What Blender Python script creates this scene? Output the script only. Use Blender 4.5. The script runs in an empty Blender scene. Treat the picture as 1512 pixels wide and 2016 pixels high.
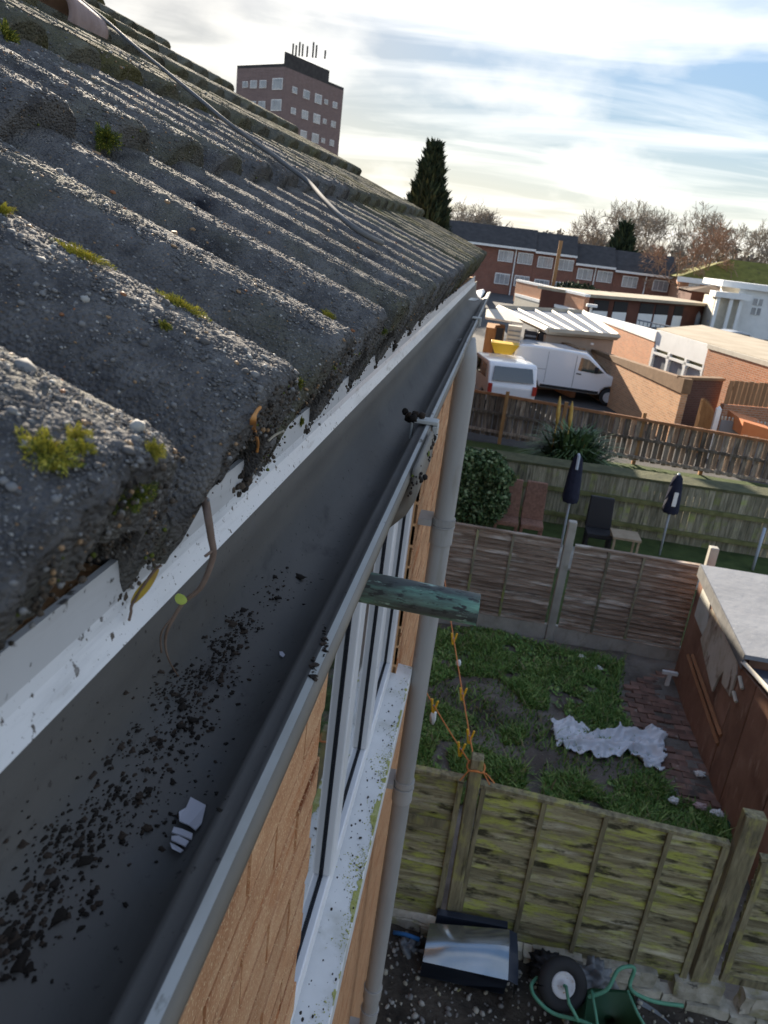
import bpy, bmesh, math, random
import numpy as np
from mathutils import Vector, Matrix, noise
random.seed(7); rng = np.random.default_rng(7)
S = bpy.context.scene; COL = S.collection
R_ = math.radians
# ------------------------------------------------------------ camera
cam = bpy.data.cameras.new('camera'); cam_o = bpy.data.objects.new('camera', cam); COL.objects.link(cam_o)
FPX, CX, CY = 1520.0, 756.0, 1008.0            # focal length in photo pixels, photo centre
_n = Vector((-516, 4208, FPX)).normalized(); CU = -_n
CG = Vector((249, -523, FPX)); CG = (CG - CG.dot(CU) * CU).normalized()
CR = CG.cross(CU); CR = CR if CR[0] > 0 else -CR
right = Vector((CR[0], CG[0], CU[0])); down = Vector((CR[1], CG[1], CU[1])); fwd = Vector((CR[2], CG[2], CU[2]))
m = Matrix.Identity(4)
for r in range(3):
    m[r][0] = right[r]; m[r][1] = -down[r]; m[r][2] = -fwd[r]
cam_o.matrix_world = m
cam.sensor_fit = 'AUTO'; cam.sensor_width = 36.0; cam.lens = FPX / 2016 * 36
cam.clip_start = 0.02; cam.clip_end = 3000
cam.dof.use_dof = True; cam.dof.focus_distance = 0.72; cam.dof.aperture_fstop = 22
S.camera = cam_o
# ------------------------------------------------------------ sky and sun
SUN_AZ, SUN_EL = 25.0, 19.5                    # degrees left of +Y, above the horizon
sun_dir = Vector((-math.sin(R_(SUN_AZ)) * math.cos(R_(SUN_EL)), math.cos(R_(SUN_AZ)) * math.cos(R_(SUN_EL)), math.sin(R_(SUN_EL))))
W = bpy.data.worlds.new('World'); S.world = W; W.use_nodes = True
nt = W.node_tree; nt.nodes.clear(); N = nt.nodes.new; L = nt.links.new
def math_node(tree, op, a, b=None, clamp=False):
    n = tree.nodes.new('ShaderNodeMath'); n.operation = op; n.use_clamp = clamp
    for i, v in enumerate((a, b)):
        if v is None: continue
        if isinstance(v, (int, float)): n.inputs[i].default_value = v
        else: tree.links.new(v, n.inputs[i])
    return n.outputs[0]
out = N('ShaderNodeOutputWorld'); bg = N('ShaderNodeBackground'); bg.inputs[1].default_value = 0.15
sky = N('ShaderNodeTexSky'); sky.sky_type = 'NISHITA'; sky.sun_disc = False
sky.sun_elevation = R_(SUN_EL); sky.sun_rotation = R_(-SUN_AZ); sky.air_density = 1.0; sky.dust_density = 0.5; sky.ozone_density = 3.0
tc = N('ShaderNodeTexCoord'); sep = N('ShaderNodeSeparateXYZ'); L(tc.outputs['Generated'], sep.inputs[0])
zc = math_node(nt, 'MAXIMUM', sep.outputs[2], 0.0)
den = math_node(nt, 'ADD', zc, 0.10)
cmb = N('ShaderNodeCombineXYZ'); L(math_node(nt, 'DIVIDE', sep.outputs[0], den), cmb.inputs[0]); L(math_node(nt, 'DIVIDE', sep.outputs[1], den), cmb.inputs[1])
mp = N('ShaderNodeMapping'); mp.inputs['Location'].default_value = (1.3, 4.4, 0); mp.inputs['Rotation'].default_value = (0, 0, R_(-28)); mp.inputs['Scale'].default_value = (0.45, 1.15, 1); L(cmb.outputs[0], mp.inputs[0])
n1 = N('ShaderNodeTexNoise'); n1.inputs['Scale'].default_value = 1.1; n1.inputs['Detail'].default_value = 9; n1.inputs['Roughness'].default_value = .55; n1.inputs['Distortion'].default_value = .6; L(mp.outputs[0], n1.inputs[0])
r1 = N('ShaderNodeValToRGB'); r1.color_ramp.elements[0].position = .44; r1.color_ramp.elements[1].position = .76; L(n1.outputs[0], r1.inputs[0])
mp2 = N('ShaderNodeMapping'); mp2.inputs['Scale'].default_value = (5, 5, 11); mp2.inputs['Location'].default_value = (.4, .9, .35); L(tc.outputs['Generated'], mp2.inputs[0])
n2 = N('ShaderNodeTexNoise'); n2.inputs['Scale'].default_value = 1.0; n2.inputs['Detail'].default_value = 8; n2.inputs['Roughness'].default_value = .5; L(mp2.outputs[0], n2.inputs[0])
r2 = N('ShaderNodeValToRGB'); r2.color_ramp.elements[0].position = .50; r2.color_ramp.elements[1].position = .66; L(n2.outputs[0], r2.inputs[0])
low = N('ShaderNodeMapRange'); low.inputs[1].default_value = .42; low.inputs[2].default_value = .02; L(sep.outputs[2], low.inputs[0])
veil = N('ShaderNodeMapRange'); veil.interpolation_type = 'SMOOTHSTEP'; veil.inputs[1].default_value = .17; veil.inputs[2].default_value = .02; veil.inputs[4].default_value = .60; L(sep.outputs[2], veil.inputs[0])
f1 = math_node(nt, 'MULTIPLY', r1.outputs[0], .82)
f2 = math_node(nt, 'MULTIPLY', math_node(nt, 'MULTIPLY', r2.outputs[0], low.outputs[0]), .95)
vv = math_node(nt, 'MULTIPLY', veil.outputs[0], math_node(nt, 'ADD', math_node(nt, 'MULTIPLY', n1.outputs[0], .9), .45), True)
bw = N('ShaderNodeRGBToBW'); L(sky.outputs[0], bw.inputs[0])
shl = math_node(nt, 'DIVIDE', 1.0, math_node(nt, 'ADD', math_node(nt, 'DIVIDE', bw.outputs[0], 1.7), 1.0))
sc_ = N('ShaderNodeVectorMath'); sc_.operation = 'SCALE'; L(sky.outputs[0], sc_.inputs[0]); L(shl, sc_.inputs['Scale'])
mx1 = N('ShaderNodeMixRGB'); L(vv, mx1.inputs[0]); L(sc_.outputs[0], mx1.inputs[1]); mx1.inputs[2].default_value = (2.5, 2.42, 2.25, 1)
mx2 = N('ShaderNodeMixRGB'); L(f1, mx2.inputs[0]); L(mx1.outputs[0], mx2.inputs[1]); mx2.inputs[2].default_value = (3.5, 3.38, 3.16, 1)
mx3 = N('ShaderNodeMixRGB'); L(f2, mx3.inputs[0]); L(mx2.outputs[0], mx3.inputs[1]); mx3.inputs[2].default_value = (3.1, 2.98, 2.75, 1)
L(mx3.outputs[0], bg.inputs[0]); L(bg.outputs[0], out.inputs[0])
sl = bpy.data.lights.new('sun', 'SUN'); sl.energy = 5.0; sl.angle = R_(.5); sl.color = (1, .87, .70)
so = bpy.data.objects.new('sun', sl); COL.objects.link(so); so.rotation_euler = (-sun_dir).to_track_quat('-Z', 'Y').to_euler(); so.location = (-20, 20, 20)
S.view_settings.view_transform = 'Standard'; S.view_settings.look = 'None'; S.view_settings.gamma = 1; S.view_settings.exposure = 1.7
S.view_settings.use_curve_mapping = False
# ------------------------------------------------------------ rays of the photo -> points of the place
def ray(px, py):
    r = Vector((px - CX, py - CY, FPX)); return Vector((r.dot(CR), r.dot(CG), r.dot(CU)))
def pZ(px, py, z): r = ray(px, py); return r * (z / r[2])
def pY(px, py, y): r = ray(px, py); return r * (y / r[1])
def pX(px, py, x): r = ray(px, py); return r * (x / r[0])
G0 = -5.35                                      # level of the gardens; the phone is held at the origin
# ------------------------------------------------------------ materials
MATS = {}
def mk(name, ramp, scale=6, stretch=(1, 1, 1), rough=.85, bump=0, bscale=None, overlays=(), spec=.3, metal=0, rnd=0.0, detail=6, trans=0, alpha=1, bstretch=None, coat=0, vor=0):
    mt = bpy.data.materials.new(name); mt.use_nodes = True; t = mt.node_tree; b = t.nodes['Principled BSDF']
    tcn = t.nodes.new('ShaderNodeTexCoord'); oi = t.nodes.new('ShaderNodeObjectInfo')
    va = t.nodes.new('ShaderNodeVectorMath'); va.operation = 'MULTIPLY_ADD'
    t.links.new(oi.outputs['Random'], va.inputs[0]); va.inputs[1].default_value = (7.3, 5.1, 3.7); t.links.new(tcn.outputs['Object'], va.inputs[2])
    def nz(sc, st, det=detail, ro=.6):
        mpn = t.nodes.new('ShaderNodeMapping'); mpn.inputs['Scale'].default_value = st; t.links.new(va.outputs[0], mpn.inputs[0])
        n = t.nodes.new('ShaderNodeTexNoise'); n.inputs['Scale'].default_value = sc; n.inputs['Detail'].default_value = det; n.inputs['Roughness'].default_value = ro
        t.links.new(mpn.outputs[0], n.inputs[0]); return n.outputs[0], mpn.outputs[0]
    f, mv = nz(scale, stretch)
    cr = t.nodes.new('ShaderNodeValToRGB'); el = cr.color_ramp.elements
    ramp = [(.3, ramp), (.7, ramp)] if isinstance(ramp[0], (int, float)) else ramp
    el[0].position, el[0].color = ramp[0][0], (*ramp[0][1], 1); el[1].position, el[1].color = ramp[-1][0], (*ramp[-1][1], 1)
    for p, c in ramp[1:-1]:
        e = el.new(p); e.color = (*c, 1)
    t.links.new(f, cr.inputs[0]); colr = cr.outputs[0]
    for (sc, lo, hi, c, st) in overlays:
        g, _ = nz(sc, st, 7)
        mr = t.nodes.new('ShaderNodeMapRange'); mr.inputs[1].default_value = lo; mr.inputs[2].default_value = hi; t.links.new(g, mr.inputs[0])
        mx = t.nodes.new('ShaderNodeMixRGB'); t.links.new(mr.outputs[0], mx.inputs[0]); t.links.new(colr, mx.inputs[1]); mx.inputs[2].default_value = (*c, 1); colr = mx.outputs[0]
    if rnd:
        hs = t.nodes.new('ShaderNodeHueSaturation'); t.links.new(colr, hs.inputs['Color'])
        mr = t.nodes.new('ShaderNodeMapRange'); mr.inputs[3].default_value = 1 - rnd; mr.inputs[4].default_value = 1 + rnd; t.links.new(oi.outputs['Random'], mr.inputs[0]); t.links.new(mr.outputs[0], hs.inputs['Value']); colr = hs.outputs[0]
    t.links.new(colr, b.inputs['Base Color']); b.inputs['Roughness'].default_value = rough; b.inputs['Metallic'].default_value = metal
    b.inputs['Specular IOR Level'].default_value = spec; b.inputs['Transmission Weight'].default_value = trans; b.inputs['Alpha'].default_value = alpha; b.inputs['Coat Weight'].default_value = coat
    if bump:
        h, bmv = nz(bscale or scale * 3, bstretch or stretch, 8, .65)
        if vor:
            vn = t.nodes.new('ShaderNodeTexVoronoi'); vn.inputs['Scale'].default_value = vor; vn.feature = 'SMOOTH_F1'; vn.inputs['Smoothness'].default_value = .4; t.links.new(bmv, vn.inputs[0])
            h = math_node(t, 'SUBTRACT', h, math_node(t, 'MULTIPLY', vn.outputs[0], .9))
        bn = t.nodes.new('ShaderNodeBump'); bn.inputs['Strength'].default_value = 1; bn.inputs['Distance'].default_value = bump; t.links.new(h, bn.inputs['Height']); t.links.new(bn.outputs[0], b.inputs['Normal'])
    MATS[name] = mt; return mt
def brickmat(name, c1, c2, mortar, scale=1.0, rot=0.0):     # far walls: courses too small to pick apart
    mt = mk(name, [(.3, c1), (.7, c2)], 1.2, rough=.9)
    t = mt.node_tree; b = t.nodes['Principled BSDF']; src = b.inputs['Base Color'].links[0].from_socket
    tcn = t.nodes.new('ShaderNodeTexCoord'); sp = t.nodes.new('ShaderNodeSeparateXYZ'); t.links.new(tcn.outputs['Object'], sp.inputs[0])
    cb = t.nodes.new('ShaderNodeCombineXYZ'); t.links.new(math_node(t, 'ADD', sp.outputs[0], sp.outputs[1]), cb.inputs[0]); t.links.new(sp.outputs[2], cb.inputs[1])
    br = t.nodes.new('ShaderNodeTexBrick'); t.links.new(cb.outputs[0], br.inputs[0]); br.inputs['Scale'].default_value = scale
    br.inputs['Mortar Size'].default_value = .010; br.inputs['Brick Width'].default_value = .225; br.inputs['Row Height'].default_value = .075
    br.inputs['Mortar'].default_value = (*mortar, 1); t.links.new(src, br.inputs['Color1'])
    hs = t.nodes.new('ShaderNodeHueSaturation'); hs.inputs['Value'].default_value = .74; t.links.new(src, hs.inputs['Color']); t.links.new(hs.outputs[0], br.inputs['Color2'])
    t.links.new(br.outputs[0], b.inputs['Base Color']); return mt
# ------------------------------------------------------------ mesh builder
_t = (1 + 5 ** .5) / 2
ICO_V = np.array([(-1, _t, 0), (1, _t, 0), (-1, -_t, 0), (1, -_t, 0), (0, -1, _t), (0, 1, _t), (0, -1, -_t), (0, 1, -_t), (_t, 0, -1), (_t, 0, 1), (-_t, 0, -1), (-_t, 0, 1)], float); ICO_V /= np.linalg.norm(ICO_V[0])
ICO_F = np.array([(0, 11, 5), (0, 5, 1), (0, 1, 7), (0, 7, 10), (0, 10, 11), (1, 5, 9), (5, 11, 4), (11, 10, 2), (10, 7, 6), (7, 1, 8), (3, 9, 4), (3, 4, 2), (3, 2, 6), (3, 6, 8), (3, 8, 9), (4, 9, 5), (2, 4, 11), (6, 2, 10), (8, 6, 7), (9, 8, 1)])
OCT_V = np.array([(1, 0, 0), (-1, 0, 0), (0, 1, 0), (0, -1, 0), (0, 0, 1), (0, 0, -1)], float); OCT_F = np.array([(0, 2, 4), (2, 1, 4), (1, 3, 4), (3, 0, 4), (2, 0, 5), (1, 2, 5), (3, 1, 5), (0, 3, 5)])
def ico_sub(n):
    v, f = ICO_V.copy(), ICO_F.copy()
    for _ in range(n):
        v = list(map(tuple, v)); cache = {}; nf = []
        def mid(a, b):
            k = (min(a, b), max(a, b))
            if k not in cache:
                p = np.array(v[a]) + np.array(v[b]); p /= np.linalg.norm(p); cache[k] = len(v); v.append(tuple(p))
            return cache[k]
        for a, b, c in f:
            x, y, z = mid(a, b), mid(b, c), mid(c, a); nf += [(a, x, z), (b, y, x), (c, z, y), (x, y, z)]
        v, f = np.array(v), np.array(nf)
    return v, f
LUMP = (np.array([tuple(Vector(q) * (1 + .55 * noise.noise(Vector(q) * 1.3 + Vector((3, 1, 7))))) for q in ico_sub(0)[0]]), ICO_F)
WL = {}                                         # world position of each parent
def fin(o, parent):
    COL.objects.link(o)
    if parent is not None: o.parent = parent
    return o
def tag(o, label=None, cat=None, group=None, kind=None):
    for k, v in (('label', label), ('category', cat), ('group', group), ('kind', kind)):
        if v: o[k] = v
    return o
def thing(name, label, cat, loc=(0, 0, 0), rz=0, group=None):
    o = bpy.data.objects.new(name, None); o.empty_display_size = .1; fin(o, None); o.location = loc; o.rotation_euler = (0, 0, rz)
    WL[o] = Vector(loc); return tag(o, label, cat, group)
def np_mesh(name, V, F, mats, mi=None, smooth=False):
    me = bpy.data.meshes.new(name); V = np.asarray(V, np.float32); F = np.asarray(F, np.int32); k = F.shape[1]
    me.vertices.add(len(V)); me.vertices.foreach_set('co', V.ravel()); me.loops.add(F.size); me.loops.foreach_set('vertex_index', F.ravel())
    me.polygons.add(len(F)); me.polygons.foreach_set('loop_start', np.arange(0, F.size, k, dtype=np.int32))
    if mi is not None: me.polygons.foreach_set('material_index', np.asarray(mi, np.int32))
    me.polygons.foreach_set('use_smooth', np.full(len(F), smooth)); me.update(calc_edges=True)
    for q in (mats if isinstance(mats, (list, tuple)) else [mats]): me.materials.append(q)
    return me
class MB:
    def __init__(s): s.v = []; s.f = []; s.mi = []
    def add(s, vs, fs, mi=0):
        b = len(s.v); s.v += [Vector(p) for p in vs]; s.f += [tuple(b + i for i in q) for q in fs]; s.mi += [mi] * len(fs); return s
    def hexa(s, p, mi=0):                        # 4 bottom, 4 top, counter-clockwise from above
        return s.add(p, [(3, 2, 1, 0), (4, 5, 6, 7), (0, 1, 5, 4), (1, 2, 6, 5), (2, 3, 7, 6), (3, 0, 4, 7)], mi)
    def box(s, x0, x1, y0, y1, z0, z1, mi=0):
        return s.hexa([(x0, y0, z0), (x1, y0, z0), (x1, y1, z0), (x0, y1, z0), (x0, y0, z1), (x1, y0, z1), (x1, y1, z1), (x0, y1, z1)], mi)
    def wall(s, a, b, z0, z1, t, mi=0, z1b=None): # upright slab from a to b, thickness t behind its left side
        a = Vector((a[0], a[1], 0)); b = Vector((b[0], b[1], 0)); d = (b - a).normalized(); n = Vector((-d.y, d.x, 0)) * t; z1b = z1 if z1b is None else z1b
        q = [a, b, b + n, a + n]; zt = [z1, z1b, z1b, z1]
        return s.hexa([(p.x, p.y, z0) for p in q] + [(p.x, p.y, z) for p, z in zip(q, zt)], mi)
    def tube(s, pts, r, n=8, mi=0, caps=True):
        pts = [Vector(p) for p in pts]; rs = r if isinstance(r, (list, tuple)) else [r] * len(pts); b = len(s.v); up = None
        for i, p in enumerate(pts):
            d = (pts[min(i + 1, len(pts) - 1)] - pts[max(i - 1, 0)]).normalized()
            if up is None: up = Vector((0, 0, 1)) if abs(d.z) < .9 else Vector((1, 0, 0))
            x = d.cross(up).normalized(); y = x.cross(d).normalized(); up = y
            for k in range(n):
                a = 2 * math.pi * k / n; s.v.append(p + (x * math.cos(a) + y * math.sin(a)) * rs[i])
        for i in range(len(pts) - 1):
            for k in range(n):
                k2 = (k + 1) % n; s.f.append((b + i * n + k, b + i * n + k2, b + (i + 1) * n + k2, b + (i + 1) * n + k)); s.mi.append(mi)
        if caps:
            s.f.append(tuple(b + k for k in range(n))[::-1]); s.f.append(tuple(b + (len(pts) - 1) * n + k for k in range(n))); s.mi += [mi, mi]
        return s
    def prism(s, poly, fn, d0, d1, mi=0):        # polygon (a, b) pushed along a third axis: fn(a, b, d)
        k = len(poly); vs = [fn(a, b, d0) for a, b in poly] + [fn(a, b, d1) for a, b in poly]
        return s.add(vs, [tuple(range(k))[::-1], tuple(range(k, 2 * k))] + [(i, (i + 1) % k, k + (i + 1) % k, k + i) for i in range(k)], mi)
    def blob(s, c, r, amp=.3, fr=1.2, sub=2, mi=0, seed=0):
        v, f = ico_sub(sub); r = r if isinstance(r, (tuple, list)) else (r, r, r); o = Vector((seed * 7.1, seed * 3.3, seed))
        vs = [Vector(c) + Vector((p[0] * r[0], p[1] * r[1], p[2] * r[2])) * (1 + amp * noise.fractal(Vector(p) * fr + o, 1, 2, 3)) for p in v]
        return s.add(vs, [tuple(q) for q in f], mi)
    def mesh(s, name, mats, smooth=False, off=(0, 0, 0)):
        me = bpy.data.meshes.new(name); off = Vector(off); me.from_pydata([tuple(p - off) for p in s.v], [], s.f)
        for q in (mats if isinstance(mats, (list, tuple)) else [mats]): me.materials.append(q)
        me.polygons.foreach_set('material_index', s.mi); me.polygons.foreach_set('use_smooth', [smooth] * len(s.f)); me.update(); return me
    def build(s, name, mats, parent=None, smooth=False, bevel=0, seg=2, local=False, origin=None, sub=0):
        off = Vector((0, 0, 0)) if local else (WL.get(parent, Vector((0, 0, 0))) if parent is not None else Vector(origin or (0, 0, 0)))
        o = bpy.data.objects.new(name, s.mesh(name, mats, smooth, off)); fin(o, parent)
        if parent is None and origin: o.location = origin
        WL[o] = off if parent is not None else Vector(origin or (0, 0, 0))
        if bevel:
            bv = o.modifiers.new('bevel', 'BEVEL'); bv.width = bevel; bv.segments = seg; bv.limit_method = 'ANGLE'; bv.angle_limit = R_(35)
            for p in o.data.polygons: p.use_smooth = True
            wn = o.modifiers.new('wn', 'WEIGHTED_NORMAL')
        if sub: sb = o.modifiers.new('sub', 'SUBSURF'); sb.levels = sb.render_levels = sub
        return o
def inst(name, me, parent, loc, rot=None, kind=None):    # alike pieces share one mesh
    o = bpy.data.objects.new(name, me); fin(o, parent); o.location = Vector(loc) - (WL.get(parent, Vector((0, 0, 0))) if parent is not None else Vector((0, 0, 0)))
    if rot is not None: o.rotation_euler = rot
    return tag(o, kind=kind)
def copy_tree(o, parent=None):
    c = o.copy(); COL.objects.link(c); c.parent = parent
    for ch in list(o.children): copy_tree(ch, c)
    return c
def hit(px, py):                                  # where the photo's line of sight meets what is built so far
    dg = bpy.context.evaluated_depsgraph_get(); d = ray(px, py).normalized()
    ok, loc, nor, idx, ob, mm = S.ray_cast(dg, Vector((0, 0, 0)) + d * .05, d)
    return (loc, nor) if ok else (d * 2, Vector((0, 0, 1)))
def scatter(name, P, A, mats, mi, parent=None, kind='stuff', smooth=True, tmpl=None, frame=None, origin=None):
    # P centres (n,3); A half sizes (n,3); frame: 3x3 axes shared by all, or (n,3,3)
    tv, tf = tmpl or (ICO_V, ICO_F); n = len(P); V = tv[None] * A[:, None, :]
    if frame is not None: V = np.einsum('nvk,njk->nvj', V, np.broadcast_to(frame, (n, 3, 3)))
    off = np.array(WL.get(parent, Vector((0, 0, 0))) if parent is not None else (origin or (0, 0, 0)))
    V = (V + P[:, None, :] - off).reshape(-1, 3); F = (tf[None] + (np.arange(n) * len(tv))[:, None, None]).reshape(-1, tf.shape[1])
    o = bpy.data.objects.new(name, np_mesh(name, V, F, mats, np.repeat(mi, len(tf)), smooth)); fin(o, parent)
    if parent is None and origin: o.location = origin
    return tag(o, kind=kind)
def rand_frames(n):
    q = rng.normal(size=(n, 4)); q /= np.linalg.norm(q, axis=1)[:, None]; w, x, y, z = q.T
    return np.stack([np.stack([1 - 2 * (y * y + z * z), 2 * (x * y - z * w), 2 * (x * z + y * w)], -1), np.stack([2 * (x * y + z * w), 1 - 2 * (x * x + z * z), 2 * (y * z - x * w)], -1), np.stack([2 * (x * z - y * w), 2 * (y * z + x * w), 1 - 2 * (x * x + y * y)], -1)], 1)
def in_poly(x, y, poly):
    c = np.zeros(len(x), bool); k = len(poly)
    for i in range(k):
        (x0, y0), (x1, y1) = poly[i], poly[(i + 1) % k]
        c ^= ((y0 > y) != (y1 > y)) & (x < (x1 - x0) * (y - y0) / ((y1 - y0) or 1e-9) + x0)
    return c
def fill(poly, n):                                # random points inside a polygon on the ground
    P = np.array(poly); out_ = np.zeros((0, 2))
    while len(out_) < n:
        q = rng.uniform(P.min(0), P.max(0), (n * 2, 2)); out_ = np.vstack([out_, q[in_poly(q[:, 0], q[:, 1], poly)]])
    return out_[:n]
def gp(px, py, z=None): p = pZ(px, py, G0 if z is None else z); return (p.x, p.y)
# ------------------------------------------------------------ materials of the near house
m_tile = mk('tile_concrete', [(.25, (.072, .070, .070)), (.5, (.132, .127, .122)), (.75, (.205, .196, .182))], 45, rough=.9, bump=.0032, bscale=230, vor=420, spec=.12,
            overlays=[(5, .50, .70, (.13, .125, .075), (1, 1, 1)), (160, .60, .68, (.17, .16, .145), (1, 1, 1)), (260, .64, .70, (.24, .17, .10), (1, 1, 1)), (9, .58, .74, (.022, .022, .026), (1, 1, 1))])
m_tilefar = mk('tile_concrete_mossy', [(.25, (.075, .072, .062)), (.5, (.13, .124, .095)), (.75, (.19, .178, .13))], 26, rough=.95, bump=.005, bscale=150, vor=230, spec=.1, rnd=.18,
            overlays=[(4, .42, .64, (.110, .100, .040), (1, 1, 1)), (120, .58, .66, (.20, .17, .12), (1, 1, 1)), (7, .56, .74, (.03, .03, .03), (1, 1, 1))])
m_ston = [mk('grit_dark', (.112, .108, .104), 60, rough=.9, spec=.1), mk('grit_grey', (.20, .195, .185), 60, rough=.85, spec=.12), mk('grit_pale', (.34, .325, .29), 50, rough=.75), mk('grit_tan', (.30, .19, .10), 50, rough=.7), mk('grit_rust', (.25, .11, .05), 50, rough=.7)]
m_crust = [mk('crust_black', (.035, .029, .023), 80, rough=.95), mk('crust_brown', (.085, .067, .05), 80, rough=.95), m_ston[1], m_ston[3], mk('crust_moss', (.10, .12, .02), 80, rough=.95)]
m_mort = mk('bedding', [(.3, (.022, .018, .015)), (.7, (.075, .062, .05))], 60, rough=.95, bump=.004, bscale=150)
m_pvc = mk('white_pvc', [(.3, (.66, .68, .70)), (.7, (.80, .81, .82))], 3, rough=.28, spec=.5,
           overlays=[(170, .625, .66, (.06, .05, .045), (1, 1, 1)), (40, .60, .74, (.44, .44, .43), (1, .4, 2)), (15, .52, .70, (.47, .49, .51), (1, .35, 3)), (420, .645, .675, (.10, .09, .08), (1, 1, 1))])
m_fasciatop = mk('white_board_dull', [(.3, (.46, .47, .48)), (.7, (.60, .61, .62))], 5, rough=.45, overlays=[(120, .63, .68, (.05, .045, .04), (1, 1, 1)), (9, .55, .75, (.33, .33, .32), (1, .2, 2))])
m_gut = mk('gutter_inside', [(.3, (.080, .076, .071)), (.7, (.135, .128, .119))], 7, rough=.6, spec=.22, bump=.0004, bscale=60, stretch=(1, .35, 1),
           overlays=[(190, .64, .70, (0.0226, 0.0189, 0.0169), (1, 1, 1)), (9, .58, .74, (.105, .107, .108), (1, 1.3, 1)), (30, .60, .76, (0.0528, 0.049, 0.049), (1, .5, 1))])
m_lip = mk('gutter_lip', [(.3, (.36, .36, .33)), (.7, (.50, .50, .47))], 14, rough=.6, stretch=(1, .3, 1), overlays=[(60, .62, .70, (.10, .09, .07), (1, .5, 1)), (9, .58, .75, (.22, .20, .16), (1, .3, 1))])
m_gout = mk('gutter_outside', [(.3, (.13, .115, .09)), (.7, (.22, .20, .17))], 10, rough=.65, stretch=(1, .3, 1))
m_brick = mk('rustic_brick', [(.25, (.41, .19, .092)), (.5, (.53, .285, .148)), (.75, (.62, .385, .22))], 22, stretch=(1, .6, 1.3), rough=.9, bump=.0022, bscale=170, rnd=.09, spec=.2,
             overlays=[(7, .56, .66, (.42, .15, .055), (1, .28, 2.0)), (10, .62, .67, (.24, .085, .035), (1, .22, 2.4)), (260, .56, .64, (.74, .54, .32), (1, 1, 1)), (210, .62, .68, (.30, .13, .055), (1, 1, 1))])
m_mortar = mk('mortar', (.52, .30, .15), 40, rough=.95, bump=.002, bscale=120)
m_upvc = mk('window_pvc', [(.3, (.70, .70, .71)), (.7, (.80, .80, .81))], 4, rough=.3, spec=.5, overlays=[(70, .68, .74, (.3, .3, .29), (1, 1, 1))])
m_sill = mk('sill_pvc', [(.3, (.62, .62, .61)), (.7, (.76, .76, .75))], 6, rough=.4, overlays=[(45, .66, .72, (.05, .05, .045), (1, 1, 1)), (8, .56, .74, (.50, .50, .46), (1, 1, 1))])
m_moss = mk('sill_moss', [(.25, (.26, .26, .05)), (.5, (.42, .42, .13)), (.75, (.56, .56, .30))], 55, rough=.95, bump=.003)
m_gasket = mk('gasket', (.02, .022, .03), 8, rough=.5)
m_glass = mk('window_glass', (.02, .025, .025), 2, rough=.03, spec=1.0, coat=.6)
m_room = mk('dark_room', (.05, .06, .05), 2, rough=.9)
m_pipe = mk('downpipe_pvc', [(.3, (.27, .265, .25)), (.7, (.38, .37, .35))], 5, rough=.45, stretch=(1, 1, .3), overlays=[(14, .58, .75, (.24, .22, .18), (1, 1, .2))])
m_verd = mk('verdigris_copper', [(.30, (.03, .035, .034)), (.45, (.075, .11, .095)), (.56, (.15, .31, .23)), (.74, (.27, .46, .36))], 55, stretch=(.22, 1.5, 1.5), rough=.6, bump=.0005, bscale=150, spec=.4,
            overlays=[(34, .46, .60, (.070, .080, .074), (.25, 1, 1)), (210, .54, .62, (.035, .04, .038), (.4, 1, 1)), (120, .60, .68, (.36, .52, .43), (.4, 1, 1))])
m_coppercut = mk('copper_inside', (.05, .03, .02), 20, rough=.7)
m_deck = mk('underlay', (.03, .028, .026), 10, rough=.95)
# ------------------------------------------------------------ the house under the phone
house = thing('terraced_house', 'brick house with grey concrete roll tiles, black gutter and white fascia in the foreground', 'house', (-.165, 4.1, G0))
PIT = R_(24.9); cP, sP = math.cos(PIT), math.sin(PIT); GA = .375; YEND = 4.15
TU = Vector((0, 1, .0125)).normalized(); TS = Vector((-cP, 0, sP)); TN = TU.cross(TS).normalized()
TB = np.array([TU, TS, TN]).T                   # columns: along the eaves, up the slope, out of the roof
def crest(k, y): return Vector((-.107 - .340 * k, y, -.083 + .0125 * y + .158 * k))
def deck(k, y): return crest(k, y) - TN * .135
mb = MB(); a, b_, c_, d_ = deck(.12, -.6), deck(.12, YEND - .03), deck(9.9, YEND - .03), deck(9.9, -.6)
mb.add([a, b_, c_, d_], [(0, 1, 2, 3)]); rx = c_.x; mb.add([c_, d_, (2 * rx - a.x, -.6, a.z), (2 * rx - a.x, YEND - .03, b_.z)], [(0, 1, 2, 3)])
roof = mb.build('roof', m_deck, house)
RH = .066
def prof(u):
    return RH * np.where(u < 0, (1 - np.clip(-u / .084, 0, 1) ** 2.7) ** .72, (1 - np.clip(u / .060, 0, 1) ** 2.6) ** .52)
def top_n(u, s):
    e = np.clip(1 - s / .010, 0, 1); return prof(u) + .030 * (1 - s / GA) - .006 * e * e
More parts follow.
